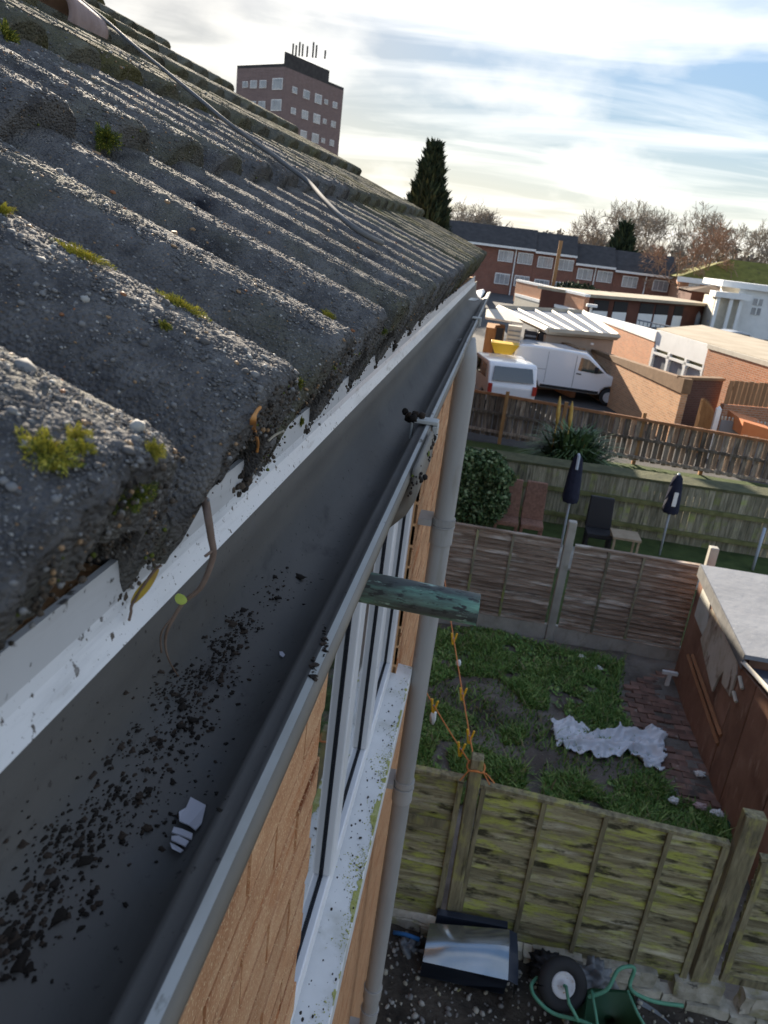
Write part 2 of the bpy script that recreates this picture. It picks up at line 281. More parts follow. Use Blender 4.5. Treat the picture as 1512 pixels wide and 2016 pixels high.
def tile_mesh(nu, ns, amp, seed, mat, th=.030):
    u = np.concatenate([np.array([-.0875, -.0855]), np.linspace(-.0835, -.072, max(7, nu // 4)), np.linspace(-.069, .044, nu), np.linspace(.046, .0605, max(8, nu // 3)), np.linspace(.063, .0875, max(4, nu // 6))])
    s = np.concatenate([np.linspace(0, .012, max(4, ns // 12)), np.linspace(.016, .405, ns)])
    Ug, Sg = np.meshgrid(u, s); Ng = top_n(Ug, Sg); o = seed * 13.7
    if amp:
        dn = np.array([noise.noise(Vector((x * 42 + o, y * 42, 1))) * .7 + noise.noise(Vector((x * 110 + o, y * 110, 5))) + .8 * noise.noise(Vector((x * 260 + o, y * 260, 9))) for x, y in zip(Ug.ravel(), Sg.ravel())]).reshape(Ug.shape)
        Ng = Ng + dn * amp
        ed = np.array([noise.noise(Vector((x * 70 + o, 3.3, 2))) + .6 * noise.noise(Vector((x * 200 + o, 8, 2))) for x in u]); Sg = Sg + np.clip(1 - Sg / .02, 0, 1) * ed[None] * .0045
    nuu, nss = len(u), len(s)
    top = np.stack([Ug, Sg, Ng], -1).reshape(-1, 3)
    bot = np.stack([Ug, Sg, prof(np.clip(Ug * 1.12, -.2, .2)) * .88 + .030 * (1 - np.clip(Sg, 0, 1) / GA) - th], -1).reshape(-1, 3)
    V = np.vstack([top, bot]); idx = np.arange(nuu * nss).reshape(nss, nuu); T = len(top)
    q = np.stack([idx[:-1, :-1], idx[:-1, 1:], idx[1:, 1:], idx[1:, :-1]], -1).reshape(-1, 4)
    F = [q, q[:, ::-1] + T]
    e = np.stack([idx[0, 1:], idx[0, :-1], idx[0, :-1] + T, idx[0, 1:] + T], -1); F.append(e)
    for col, fl in ((0, False), (-1, True)):
        w = np.stack([idx[1:, col], idx[:-1, col], idx[:-1, col] + T, idx[1:, col] + T], -1); F.append(w[:, ::-1] if not fl else w)
    F = np.vstack(F)
    me = np_mesh('roof_tile', V, F, mat, None, True)
    sm = np.ones(len(F), bool); sm[2 * len(q):] = False; me.polygons.foreach_set('use_smooth', sm); return me
far_meshes = [tile_mesh(22, 16, .0016, 50 + i, m_tilefar) for i in range(4)]
mid_meshes = [tile_mesh(34, 44, .0012, 80 + i, m_tile) for i in range(4)]
TR = Matrix([[TU[i], TS[i], TN[i]] for i in range(3)]).to_euler()
TILES = []
for k in range(10):
    for c in range(-2, 23):
        y = .245 + .176 * c
        if k > 4 and y < .5: continue
        if k > 6 and y < 1.4: continue
        org = crest(k, y) - TN * (.030 + RH); near = (k == 0 and -.2 < y < 1.05)
        me = tile_mesh(60, 110, .0011, k * 40 + c, m_tile, .031) if near else (random.choice(mid_meshes) if k < 2 and y < 2.2 else random.choice(far_meshes))
        jit = Vector((random.uniform(-.003, .003), random.uniform(-.002, .002), random.uniform(-.001, .001)))
        o = inst('roof_tile', me, None, (0, 0, 0), TR); o.parent = roof; o.location = org - WL[house] + jit - Vector((0, 0, 0)); TILES.append((k, c, y, org + jit))
# loose aggregate standing proud of the weathered tiles
def grit(n, ks, ylo, yhi, rmean, rsd, rmax, wts, power=1.0):
    cells = [t for t in TILES if t[0] in ks and ylo <= t[2] <= yhi]; w = np.array([1 / max(.25, t[2]) ** power for t in cells]); w /= w.sum()
    ci = rng.choice(len(cells), n, p=w); u = rng.uniform(-.082, .082, n); s = rng.uniform(.002, .36, n); nn = top_n(u, s)
    r = np.minimum(rmean * np.exp(rng.normal(0, rsd, n)), rmax); org = np.array([cells[i][3] for i in ci])
    P = org + np.stack([u, s, nn + r * .05], -1) @ TB.T; A = np.stack([r * rng.uniform(.8, 1.5, n), r * rng.uniform(.8, 1.5, n), r * rng.uniform(.5, .9, n)], -1)
    return P, A, rng.choice(5, n, p=wts)
wts = [.50, .36, .075, .05, .015]
P1 = grit(16000, (0,), -.2, 1.4, .00085, .40, .0021, wts); P2_ = grit(7000, (0, 1), .3, 2.4, .0011, .4, .0028, wts, .6); P3 = grit(130, (0,), -.1, .9, .0023, .3, .0036, [.10, .42, .22, .20, .06])
P4 = grit(5000, (1, 2), .3, 2.6, .0018, .35, .004, [.5, .3, .12, .06, .02], .6)
P5 = grit(125000, (0,), -.2, 1.5, .00075, .30, .0015, [.72, .22, .035, .02, .005]); P6 = grit(34000, (1,), .3, 1.9, .0011, .30, .0022, [.66, .24, .06, .03, .01], .5)
for q_ in (P5, P6):
    o = scatter('fine_aggregate', q_[0], q_[1], m_ston, q_[2], None, tmpl=(OCT_V, OCT_F), frame=TB); o.parent = roof; o.location = -WL[house]
P_, A_, I_ = (np.concatenate([x[i] for x in (P1, P2_, P3, P4)]) for i in range(3))
fr = np.einsum('ij,njk->nik', TB, rand_frames(len(P_)) * 0 + np.eye(3)); fr = np.einsum('ij,njk->nik', TB, np.stack([np.stack([np.cos(th_), -np.sin(th_), 0 * th_], -1), np.stack([np.sin(th_), np.cos(th_), 0 * th_], -1), np.stack([0 * th_, 0 * th_, 1 + 0 * th_], -1)], 1)) if (th_ := rng.uniform(0, 6.28, len(P_))) is not None else None
o = scatter('loose_aggregate', P_, A_, m_ston, I_, None, frame=fr, tmpl=LUMP); o.parent = roof; o.location = -WL[house]
# crust, roots and bedding under the tile ends
Pc, Ac, Ic = [], [], []
for (k, c, y, org) in TILES:
    if k > 1 or y > 2.2 or y < -.2 or (k == 1 and y < .4): continue
    n = int((420 if k == 0 else 140) / max(1, y * 2.2)); u = rng.uniform(-.088, .088, n); tt = rng.uniform(0, 1, n)
    nn = (prof(u) * .86 - .001) * (1 - tt) + top_n(u, np.full(n, .004)) * tt - .002; r = np.minimum(.0015, .0007 * np.exp(rng.normal(0, .5, n)))
    Pc.append(np.array(org) + np.stack([u, rng.normal(-.0005, .0022, n), nn], -1) @ TB.T); Ac.append(np.stack([r, r, r * .9], -1)); Ic.append(rng.choice(5, n, p=[.22, .46, .20, .07, .05]))
    if k == 0:
        n = int(260 / max(1, y * 1.8)); u = rng.uniform(.025, .085, n)
        nn = prof(u) * .86 - .001 - np.abs(rng.normal(0, .008, n)) ; r = np.minimum(.0020, .0009 * np.exp(rng.normal(0, .5, n)))
        Pc.append(np.array(org) + np.stack([u, rng.uniform(.004, .026, n), nn], -1) @ TB.T); Ac.append(np.stack([r, r, r], -1)); Ic.append(rng.choice(5, n, p=[.60, .30, .05, .03, .02]))
o = scatter('dirt_crust', np.concatenate(Pc), np.concatenate(Ac), m_crust, np.concatenate(Ic), None, tmpl=LUMP, frame=rand_frames(sum(map(len, Pc)))); o.parent = roof; o.location = -WL[house]
Pb, Ab = [], []
for (k, c, y, org) in TILES:
    if k == 0 and y > -.2:
        n = int(520 / max(1, y * 2)); r = np.minimum(.0028, (.0017 if y < 1 else .003) * np.exp(rng.normal(0, .4, n))); g_ = rng.normal(0, 1, (n, 3)); g_ /= np.maximum(1, np.linalg.norm(g_, axis=1)[:, None] / 1.5)
        q = np.array([.052 + random.uniform(-.008, .008), .022, -.006 + random.uniform(-.004, .002)]) + g_ * np.array([.020, .016, .009]); Pb.append(np.array(org) + q @ TB.T); Ab.append(np.stack([r, r, r], -1))
        n = int(120 / max(1, y * 2)); r = np.minimum(.003, .0018 * np.exp(rng.normal(0, .4, n))); q = np.stack([rng.uniform(-.088, .02, n), rng.uniform(.015, .05, n), rng.normal(.004, .006, n)], -1); Pb.append(np.array(org) + q @ TB.T); Ab.append(np.stack([r, r, r], -1))
Pb = np.concatenate(Pb); o = scatter('mortar_bedding', Pb, np.concatenate(Ab), [m_mort, m_crust[1]], rng.choice(2, len(Pb), p=[.75, .25]), None, tmpl=LUMP, frame=rand_frames(len(Pb))); o.parent = roof; o.location = -WL[house]
mb = MB(); mb.tube([crest(9.9, -.5) - TN * .09, crest(9.9, YEND) - TN * .09], .11, 12); mb.build('ridge', m_tilefar, house)
mb = MB()                                        # verge: mortared edge of the roof at the far gable
vs = []
for i in range(41):
    k = i * .25; p = crest(k, YEND - .01) - TN * .062; vs += [p + TN * -.035, p + TN * .006, p + TU * .05 - TN * .03]
for i in range(40):
    for j in range(3): mb.add([vs[i * 3 + j], vs[i * 3 + (j + 1) % 3], vs[i * 3 + 3 + (j + 1) % 3], vs[i * 3 + 3 + j]], [(0, 1, 2, 3)])
mb.build('verge', m_mort, house)
# walls with the window opening
XW, XC = -.155, -.163
YW0, YW1, ZW0, ZW1 = .925, 2.335, -1.47, -.42
mb = MB(); mb.box(-.33, XC + .0045, -3, YW0, G0, -.155); mb.box(-.33, XC + .0045, YW1, 4.1, G0, -.155); mb.box(-.33, XC + .0045, YW0, YW1, G0, ZW0); mb.box(-.33, XC + .0045, YW0, YW1, ZW1, -.155)
mb.box(-7.1, -.33, 4.0, 4.1, G0, -.16); mb.box(-7.1, -.33, -3, -2.9, G0, -.16); mb.box(-7.2, -7.1, -3, 4.1, G0, -.16)
mb.add([(-.33, 4.1, -.16), (-7.1, 4.1, -.16), (rx, 4.1, c_.z - .05), (-.33, 4.0, -.16), (-7.1, 4.0, -.16), (rx, 4.0, c_.z - .05)], [(0, 1, 2), (5, 4, 3), (0, 2, 5, 3), (1, 4, 5, 2)])
wall = mb.build('wall', m_mortar, house)
def brick_mesh(seed):
    mb = MB(); mb.hexa([(-.004, 0, 0), (.008, 0, 0), (.008, .215, 0), (-.004, .215, 0), (-.004, 0, .0655), (.008, 0, .0655), (.008, .215, .0655), (-.004, .215, .0655)]); return mb
bm_full = brick_mesh(0).mesh('brick', m_brick)
def half_mesh(l):
    mb = MB(); mb.box(-.004, .008, 0, l, 0, .0655); return mb.mesh('brick', m_brick)
def courses(y0, y1, z0, z1, parent, limit):
    n = 0; i = 0; z = z1 - .075; rest = []
    while z > z0:
        y = y0 - (.1125 if i % 2 else 0)
        while y < y1 - .02:
            a_, b2 = max(y, y0), min(y + .215, y1)
            if b2 - a_ > .03: rest.append((a_, b2, z))
            y += .225
        z -= .075; i += 1
    return rest
near_b = courses(.02, YW0, -2.1, -.19, wall, 0); strip_b = courses(YW1, 4.09, -1.9, -.19, wall, 0)
alive = 0
for (a_, b2, z) in near_b + strip_b:
    if alive >= 296: break
    me = bm_full if abs(b2 - a_ - .215) < 1e-4 else half_mesh(b2 - a_)
    o = inst('brick', me, None, (0, 0, 0)); o.parent = wall; o.location = Vector((XC + random.uniform(-.001, .001), a_, z)) - WL[house]; alive += 1
mb = MB(); rest = (near_b + strip_b)[alive:] + courses(.02, YW0, G0, -2.095, wall, 0) + courses(YW1, 4.09, G0, -1.895, wall, 0) + courses(YW0 + .002, YW1 - .002, G0, ZW0 - .01, wall, 0)
for (a_, b2, z) in rest: mb.box(XC - .004, XC + .008, a_, b2, z, z + .0655)
o = mb.build('lower_bricks', m_brick, None); o.parent = wall; o.location = -WL[house]; o['kind'] = 'stuff'
# window
XF = -.172
mb = MB(); fr_w = .052
def rail(y0, y1, z0, z1, x0=-.235, x1=XF): mb.box(x0, x1, y0, y1, z0, z1)
rail(YW0 + .003, YW1 - .003, ZW0 + .055, ZW0 + .115); rail(YW0 + .003, YW1 - .003, ZW1 - .06, ZW1 - .002); rail(YW0 + .003, YW0 + .06, ZW0 + .1155, ZW1 - .0605); rail(YW1 - .06, YW1 - .003, ZW0 + .1155, ZW1 - .0605)
win = mb.build('window', m_upvc, house, bevel=.005)
MU = [1.365, 1.83]
for y in MU:
    mb = MB(); rail(y - .036, y + .036, ZW0 + .116, ZW1 - .061, -.233, XF + .001); mb.build('mullion', m_upvc, win, bevel=.005)
segs = [(YW0 + .06, MU[0] - .036), (MU[0] + .036, MU[1] - .036), (MU[1] + .036, YW1 - .06)]
for (a_, b2) in segs:
    mb = MB(); z0, z1 = ZW0 + .116, ZW1 - .061
    mb.box(-.196, -.192, a_ + .001, b2 - .001, z0 + .001, z1 - .001); mb.build('pane', m_glass, win)
    mb = MB(); g = .007
    for q in ((a_, a_ + g, z0, z1), (b2 - g, b2, z0, z1), (a_ + g, b2 - g, z0, z0 + g), (a_ + g, b2 - g, z1 - g, z1)): mb.box(-.1915, -.1875, q[0] + .0005, q[1] - .0005, q[2] + .0005, q[3] - .0005)
    mb.build('gasket', m_gasket, win)
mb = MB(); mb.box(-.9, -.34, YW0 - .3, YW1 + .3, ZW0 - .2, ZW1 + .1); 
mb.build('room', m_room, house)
mb = MB(); mb.hexa([(-.236, YW0 - .03, ZW0 + .005), (-.104, YW0 - .03, ZW0 + .005), (-.104, YW1 + .075, ZW0 + .005), (-.236, YW1 + .075, ZW0 + .005), (-.236, YW0 - .03, ZW0 + .054), (-.104, YW0 - .03, ZW0 + .040), (-.104, YW1 + .075, ZW0 + .040), (-.236, YW1 + .075, ZW0 + .054)])
mb.box(-.112, -.104, YW0 - .03, YW1 + .075, ZW0 - .028, ZW0 + .0045)
mb.build('sill', m_sill, win, bevel=.004)
mbm = MB(); NY, NX = 420, 16
for iy in range(NY):
    for ix in range(NX):
        yy = .95 + iy * .0035; xx = -.1046 - ix * .0021; v = noise.noise(Vector((yy * 7, 2, 5))) * .9 + noise.noise(Vector((yy * 38, xx * 110, 1))) * .55 - ix * .075 + .16 - abs(yy - 1.62) * .45
        if v > 0: h = ZW0 + .0406 + (-.104 - xx) * .107 + .0004 + min(.0016, v * .002) * (1 + .5 * noise.noise(Vector((yy * 300, xx * 300, 1)))); mbm.add([(xx, yy, h), (xx - .0021, yy, h), (xx - .0021, yy + .0035, h), (xx, yy + .0035, h)], [(0, 3, 2, 1)])
om = mbm.build('sill_moss_film', m_moss, win, True); om['kind'] = 'stuff'
n = 2200; y = np.clip(rng.normal(1.62, .30, n), 1.0, YW1 + .06); w = np.clip(.5 + .8 * np.sin(y * 9 + 1.0) * np.sin(y * 23), 0, 1); e = np.abs(rng.normal(0, .014, n)) * (.4 + 1.2 * w); keep = rng.random(n) < (.03 + .97 * w)
P = np.stack([-.106 - e, y, ZW0 + .041 + e * .1], -1)[keep]; r = .0010 * np.exp(rng.normal(0, .45, len(P))); tag(scatter('sill_moss', P, np.stack([r, r, r * .6], -1), m_moss, np.zeros(len(P), int), win), kind='stuff')
n = 150; P = np.stack([rng.uniform(-.165, -.107, n), rng.uniform(.95, 2.3, n), np.full(n, ZW0 + .046)], -1); r = np.minimum(.0032, .0013 * np.exp(rng.normal(0, .7, n))); scatter('sill_dirt', P, np.stack([r, r * 1.6, r * .5], -1), m_crust[0], np.zeros(n, int), win)
# fascia and gutter
def sweep(name, pts, y0, y1, mats, mis, parent, closed=False, step=.25, smooth=True, wob=0):
    ys = np.arange(y0, y1 + .001, step); ys[-1] = y1; k = len(pts); mb = MB()
    for y in ys:
        for (x, z) in pts: mb.v.append(Vector((x + wob * noise.noise(Vector((y * 2.1, 0, 3))), y, z + wob * noise.noise(Vector((y * 1.7, 5, 1))))))
    for i in range(len(ys) - 1):
        for j in range(k if closed else k - 1): mb.f.append((i * k + j, i * k + (j + 1) % k, (i + 1) * k + (j + 1) % k, (i + 1) * k + j)); mb.mi.append(mis[j] if j < len(mis) else 0)
    if closed:
        mb.f.append(tuple(range(k))[::-1]); mb.f.append(tuple((len(ys) - 1) * k + j for j in range(k))); mb.mi += [0, 0]
    return mb.build(name, mats, parent, smooth)
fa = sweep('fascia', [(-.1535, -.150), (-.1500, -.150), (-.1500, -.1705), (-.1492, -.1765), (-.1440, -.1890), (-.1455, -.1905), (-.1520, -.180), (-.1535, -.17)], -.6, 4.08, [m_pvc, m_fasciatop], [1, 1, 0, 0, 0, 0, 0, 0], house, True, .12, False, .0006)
pts = [(-.1530, -.192), (-.1530, -.222), (-.150, -.245), (-.143, -.262), (-.133, -.274), (-.119, -.281), (-.106, -.280), (-.096, -.272), (-.0895, -.259), (-.0872, -.2465), (-.0866, -.2435), (-.0835, -.2425), (-.0775, -.2420), (-.0765, -.2400), (-.0740, -.2392), (-.0696, -.2392), (-.0674, -.2410), (-.0662, -.2440), (-.0668, -.2500), (-.0715, -.2510),
       (-.0735, -.2590), (-.082, -.276), (-.095, -.2870), (-.112, -.2900), (-.130, -.285), (-.147, -.270), (-.156, -.245), (-.1575, -.192)]
mis = [0] * 14 + [1] + [2] * 14
gut = sweep('gutter', pts, -.6, 4.55, [m_gut, m_lip, m_gout], mis, house, True, .1, True, .0009)
for p in gut.data.polygons:
    if p.material_index == 1: p.use_smooth = False
def union(y0, y1):
    q = [(-.0640, -.236), (-.0590, -.243), (-.0600, -.262), (-.070, -.282), (-.088, -.2960), (-.112, -.3000), (-.138, -.295), (-.158, -.275), (-.160, -.30), (-.110, -.312), (-.080, -.305), (-.056, -.282), (-.0525, -.258), (-.0525, -.240)]
    return q
un = sweep('gutter_union', [(-.0655, -.2350), (-.0605, -.2360), (-.0575, -.250), (-.0580, -.270), (-.066, -.288), (-.082, -.306), (-.112, -.312), (-.140, -.305), (-.158, -.28), (-.1578, -.24), (-.150, -.278), (-.130, -.2915), (-.112, -.2930), (-.094, -.2905), (-.079, -.279), (-.0680, -.258), (-.0655, -.244)], .80, .99, [m_gout], [], gut, True, .03)
mb = MB(); mb.box(-.092, -.0585, 1.035, 1.06, -.2385, -.2330); mb.box(-.096, -.0925, 1.037, 1.058, -.262, -.2335); mb.box(-.0655, -.0580, 1.034, 1.061, -.262, -.2390)
mb.build('bracket_clip', m_lip, gut, bevel=.0012)
mb = MB(); mb.box(-.090, -.0585, 2.72, 2.76, -.2385, -.2330); mb.box(-.0655, -.0580, 2.72, 2.76, -.262, -.2390); mb.build('bracket_clip', m_lip, gut, bevel=.0012)
# downpipe and overflow
YD = 2.42; XD = -.0735
mb = MB(); mb.tube([(XD - .02, YD, -.275), (XD - .006, YD, -.33), (XD, YD, -.40), (XD, YD, -1.2), (XD, YD, -2.6), (XD, YD, G0)], .034, 20); dp = mb.build('downpipe', m_pipe, house, True)
for z, col in ((-.92, 1), (-1.985, 1), (-3.03, 1), (-3.16, 0)):
    mb = MB(); mb.tube([(XD, YD, z - .03), (XD, YD, z + .03)], .0385 if col else .037, 20); mb.tube([(XD, YD, z + .03), (XD, YD, z + .036)], .0405, 20); mb.build('pipe_collar', m_pipe, dp, False, bevel=.002)
for z in (-.87, -1.93, -3.27):
    mb = MB(); mb.tube([(XD, YD, z - .012), (XD, YD, z + .012)], .0395, 20); mb.box(-.155, XD - .037, YD - .045, YD + .045, z - .011, z + .011); mb.build('pipe_bracket', m_pipe, dp)
YO, ZO = .645, -.312
mb = MB(); ring = []
e0, e1 = Vector((-.17, YO + .004, ZO + .004)), Vector((.024, YO - .002, ZO + .001))
n = 28; xs = np.linspace(0, 1, 16)
for i, t in enumerate(xs):
    c = e0.lerp(e1, t)
    for k in range(n):
        a = 2 * math.pi * k / n; rr = .0147 * (1 + .02 * noise.noise(Vector((t * 9, math.cos(a), math.sin(a))))); en = (.0012 * noise.noise(Vector((math.cos(a) * 2, math.sin(a) * 2, 4)))) if i == 15 else 0
        mb.v.append(c + Vector((en, math.cos(a) * rr, math.sin(a) * rr)))
for i in range(15):
    for k in range(n): mb.f.append((i * n + k, i * n + (k + 1) % n, (i + 1) * n + (k + 1) % n, (i + 1) * n + k)); mb.mi.append(0)
b0 = len(mb.v)
for t in (1.0, .75):
    for k in range(n): a = 2 * math.pi * k / n; c = e0.lerp(e1, t); mb.v.append(c + Vector((0, math.cos(a) * .0125, math.sin(a) * .0125)))
for k in range(n):
    k2 = (k + 1) % n; mb.f.append((15 * n + k, 15 * n + k2, b0 + k2, b0 + k)); mb.f.append((b0 + k, b0 + k2, b0 + n + k2, b0 + n + k)); mb.mi += [1, 1]
mb.f.append(tuple(b0 + n + k for k in range(n))); mb.mi.append(1)
mb.build('overflow_pipe', [m_verd, m_coppercut], house, True)
# ------------------------------------------------------------ materials of the gardens and the street
m_soil = mk('soil', [(.3, (0.066, 0.0561, 0.0462)), (.7, (0.182, 0.158, 0.132))], 1.6, rough=.95, bump=.05, bscale=6, overlays=[(.8, .5, .7, (0.246, 0.224, 0.191), (1, 1, 1)), (40, .66, .72, (0.528, 0.495, 0.429), (1, 1, 1))])
m_earth = mk('rubbly_earth', [(.3, (0.0312, 0.026, 0.0208)), (.7, (0.117, 0.0988, 0.078))], 5, rough=.95, bump=.05, bscale=18)
m_tarm = mk('tarmac', [(.3, (.045, .045, .045)), (.7, (.085, .083, .08))], .6, rough=.9, bump=.01, bscale=30)
m_lawn = mk('lawn_base', [(.3, (.030, .050, .012)), (.7, (.075, .105, .030))], 2.5, rough=.95, bump=.03, bscale=20)
m_conc = mk('concrete', [(.3, (.30, .29, .25)), (.7, (.44, .42, .37))], 4, rough=.85, bump=.003, bscale=40, overlays=[(6, .55, .75, (.20, .20, .14), (1, 1, .4))])
m_slab = mk('paving', [(.3, (.22, .21, .18)), (.7, (.36, .35, .30))], 2, rough=.9, bump=.004, bscale=20, rnd=.1)
m_moswood = mk('mossy_wood', [(.26, (.085, .070, .038)), (.42, (.21, .18, .10)), (.6, (.34, .305, .18)), (.8, (.46, .42, .28))], 5, stretch=(.45, 1, 6), rough=.95, bump=.008, bscale=24, bstretch=(.25, 1, 6), rnd=.25,
               overlays=[(5, .50, .62, (.36, .37, .085), (.6, 1, 2.2)), (3.5, .56, .70, (.50, .46, .34), (.4, 1, 3)), (8, .54, .64, (.05, .045, .024), (.5, 1, 1.8)), (60, .56, .66, (.16, .14, .085), (.3, 1, 3))])
m_moswoodv = mk('mossy_post', [(.28, (.10, .088, .055)), (.55, (.235, .205, .12)), (.8, (.37, .33, .21))], 6, stretch=(4, 4, .5), rough=.95, bump=.006, bscale=20, bstretch=(5, 5, .4), rnd=.15,
               overlays=[(5, .53, .68, (.34, .32, .11), (2, 2, .8)), (6, .58, .70, (.06, .05, .03), (3, 3, .4))])
m_brwood = mk('brown_wood', [(.26, (.12, .082, .058)), (.5, (.26, .195, .145)), (.75, (.40, .33, .26))], 5, stretch=(.45, 1, 6), rough=.9, bump=.008, bscale=20, bstretch=(.2, 1, 7), rnd=.22,
              overlays=[(3.0, .53, .68, (.55, .50, .43), (.55, 1, 3.2)), (8, .60, .74, (.06, .045, .038), (.3, 1, 2))])
m_gywood = mk('grey_boards', [(.26, (0.0936, 0.0936, 0.0624)), (.5, (0.24, 0.224, 0.156)), (.78, (0.437, 0.406, 0.312))], 5, stretch=(5, 5, .5), rough=.95, bump=.004, bscale=20, rnd=.30, overlays=[(2.2, .54, .72, (0.27, 0.312, 0.0936), (1, 1, 1.5)), (5, .58, .75, (0.0624, 0.0624, 0.0458), (2, 2, .4))])
m_greenrail = mk('mossy_rail', [(.3, (.09, .095, .035)), (.7, (.21, .21, .09))], 5, rough=.95)
m_dkwood = mk('dark_pales', [(.26, (0.0728, 0.0546, 0.04)), (.5, (0.192, 0.15, 0.113)), (.78, (0.382, 0.309, 0.246))], 5, stretch=(5, 5, .5), rough=.95, rnd=.45, overlays=[(3, .55, .75, (0.546, 0.437, 0.328), (3, 3, .5))])
m_orwood = mk('orange_post', [(.3, (.24, .12, .045)), (.7, (.38, .21, .09))], 5, stretch=(3, 3, .4), rough=.9)
m_stone = mk('pale_stone', [(.28, (0.196, 0.184, 0.127)), (.5, (0.414, 0.38, 0.299)), (.75, (0.575, 0.529, 0.437))], 6, rough=.9, bump=.012, bscale=22, rnd=.14, overlays=[(4, .55, .7, (0.253, 0.241, 0.0805), (1, 1, 1)), (9, .62, .72, (0.0805, 0.069, 0.0517), (1, 1, 1))])
m_grass = [mk('grass_blade', (.14, .26, .058), 3, rough=.7), mk('grass_blade_pale', (.26, .36, .11), 3, rough=.7), mk('grass_blade_dark', (.08, .165, .04), 3, rough=.7), mk('grass_straw', (.27, .235, .13), 3, rough=.8)]
m_leaf = [mk('leaf_dark', (0.035, 0.0688, 0.025), 3, rough=.6), mk('leaf_mid', (0.0938, 0.156, 0.0562), 3, rough=.6), mk('leaf_pale', (0.237, 0.3, 0.15), 3, rough=.6)]
m_plastic = mk('plastic_sheet', [(.3, (.66, .69, .72)), (.7, (.82, .84, .86))], 4, rough=.22, spec=.5, trans=.12)
m_felt = mk('roof_felt', [(.3, (.20, .21, .225)), (.7, (.27, .28, .295))], 1.6, rough=.75, bump=.01, bscale=6, overlays=[(2.2, .5, .75, (.28, .29, .30), (1, .3, 1)), (30, .68, .73, (.6, .6, .6), (1, 1, 1))])
m_shed = mk('shed_board', [(.3, (0.168, 0.0816, 0.0516)), (.55, (0.264, 0.142, 0.0936)), (.8, (0.372, 0.216, 0.15))], 1.8, rough=.7, bump=.003, bscale=20, rnd=.1, overlays=[(2.4, .56, .72, (0.108, 0.054, 0.036), (1, 1, .5)), (9, .58, .72, (0.408, 0.276, 0.204), (1, 1, .3))])
m_peel = mk('peeled_wall', [(.25, (.10, .055, .035)), (.45, (.42, .36, .28)), (.6, (.52, .47, .40)), (.8, (.33, .25, .17))], 2.3, rough=.85, bump=.004, bscale=14, stretch=(1, 1.6, .8), overlays=[(3.5, .58, .66, (.14, .08, .05), (1, 1, .6)), (8, .62, .72, (.25, .27, .17), (1, 1, 1))])
m_peelw = mk('pale_board', [(.3, (.42, .42, .36)), (.7, (.58, .57, .52))], 4, rough=.85, overlays=[(3, .55, .7, (.42, .30, .19), (1, 1, 1))])
m_batten = mk('brown_batten', [(.3, (.20, .085, .035)), (.7, (.34, .16, .075))], 5, rough=.8, stretch=(1, .3, 1))
m_cream = mk('cream_trim', [(.3, (.46, .42, .34)), (.7, (.56, .52, .43))], 4, rough=.7)
m_white = mk('white_paint', [(.3, (.72, .72, .69)), (.7, (.82, .82, .79))], 1.5, rough=.55, overlays=[(2, .62, .8, (.55, .53, .48), (1, 1, .4))])
m_carw = mk('van_white', (.80, .81, .82), 1, rough=.18, spec=.5, coat=.6)
m_black = mk('black_plastic', (.02, .02, .022), 4, rough=.6)
m_tyre = mk('tyre', (.025, .025, .026), 9, rough=.8)
m_hub = mk('hub_white', [(.3, (.46, .45, .45)), (.7, (.58, .57, .56))], 14, rough=.45, overlays=[(30, .60, .68, (.30, .15, .06), (1, 1, 1))])
m_green = mk('green_paint', [(.3, (.022, .085, .045)), (.7, (.035, .125, .068))], 5, rough=.45, overlays=[(14, .62, .74, (.05, .10, .07), (1, 1, 1))])
m_greent = mk('green_tube', [(.3, (.07, .22, .14)), (.7, (.12, .31, .20))], 9, rough=.5)
m_carglass = mk('car_glass', (.03, .05, .06), 2, rough=.05, spec=.9, coat=.5)
m_navy = mk('navy_cover', [(.3, (.010, .012, .028)), (.7, (.024, .028, .052))], 9, rough=.8)
m_polegrey = mk('pale_pole', (.40, .46, .52), 5, rough=.5)
m_rattan = mk('brown_rattan', [(.3, (0.169, 0.0879, 0.0608)), (.7, (0.321, 0.178, 0.127))], 20, rough=.85, bump=.006, bscale=60)
m_orange = mk('orange_cord', (.60, .22, .07), 30, rough=.7)
m_yell = mk('yellow_plastic', (.72, .42, .03), 10, rough=.45)
m_yellow = mk('yellow_barrow', (.62, .38, .02), 5, rough=.5)
m_blue = mk('blue_plastic', (.04, .17, .42), 6, rough=.5)
m_gplas = mk('grey_plastic', [(.3, (.14, .15, .155)), (.7, (.24, .25, .255))], 8, rough=.4)
m_dtub = mk('dark_tub', (.030, .038, .055), 5, rough=.35)
m_mirror = mk('glossy_panel', [(.3, (.34, .37, .37)), (.7, (.44, .46, .46))], 6, rough=.16, metal=.8)
b_or = brickmat('brick_orange', (.44, .165, .075), (.55, .24, .115), (.44, .32, .23))
b_tan = brickmat('brick_tan', (.52, .26, .125), (.62, .34, .175), (.52, .38, .26))
b_red = brickmat('brick_red', (.20, .075, .050), (.29, .115, .075), (.22, .15, .12))
b_tow = brickmat('brick_tower', (.19, .135, .125), (.235, .165, .15), (.22, .17, .16), .5)
m_slate = mk('slate', [(.3, (.032, .030, .030)), (.7, (.062, .058, .056))], 1.5, rough=.85)
m_flat = mk('flat_roof_felt', [(.3, (.30, .25, .18)), (.7, (.42, .36, .27))], .8, rough=.9)
m_brownroof = mk('brown_roof', [(.3, (.085, .055, .035)), (.7, (.15, .10, .065))], 2, rough=.9)
m_mossroof = mk('mossy_roof', [(.3, (.105, .105, .018)), (.7, (.21, .20, .045))], 1.2, rough=.95, overlays=[(2, .55, .75, (.09, .065, .03), (1, 1, 1))])
m_glaze = mk('glazing_sheet', [(.3, (.10, .12, .155)), (.7, (.17, .195, .235))], .7, rough=.6, spec=.15)
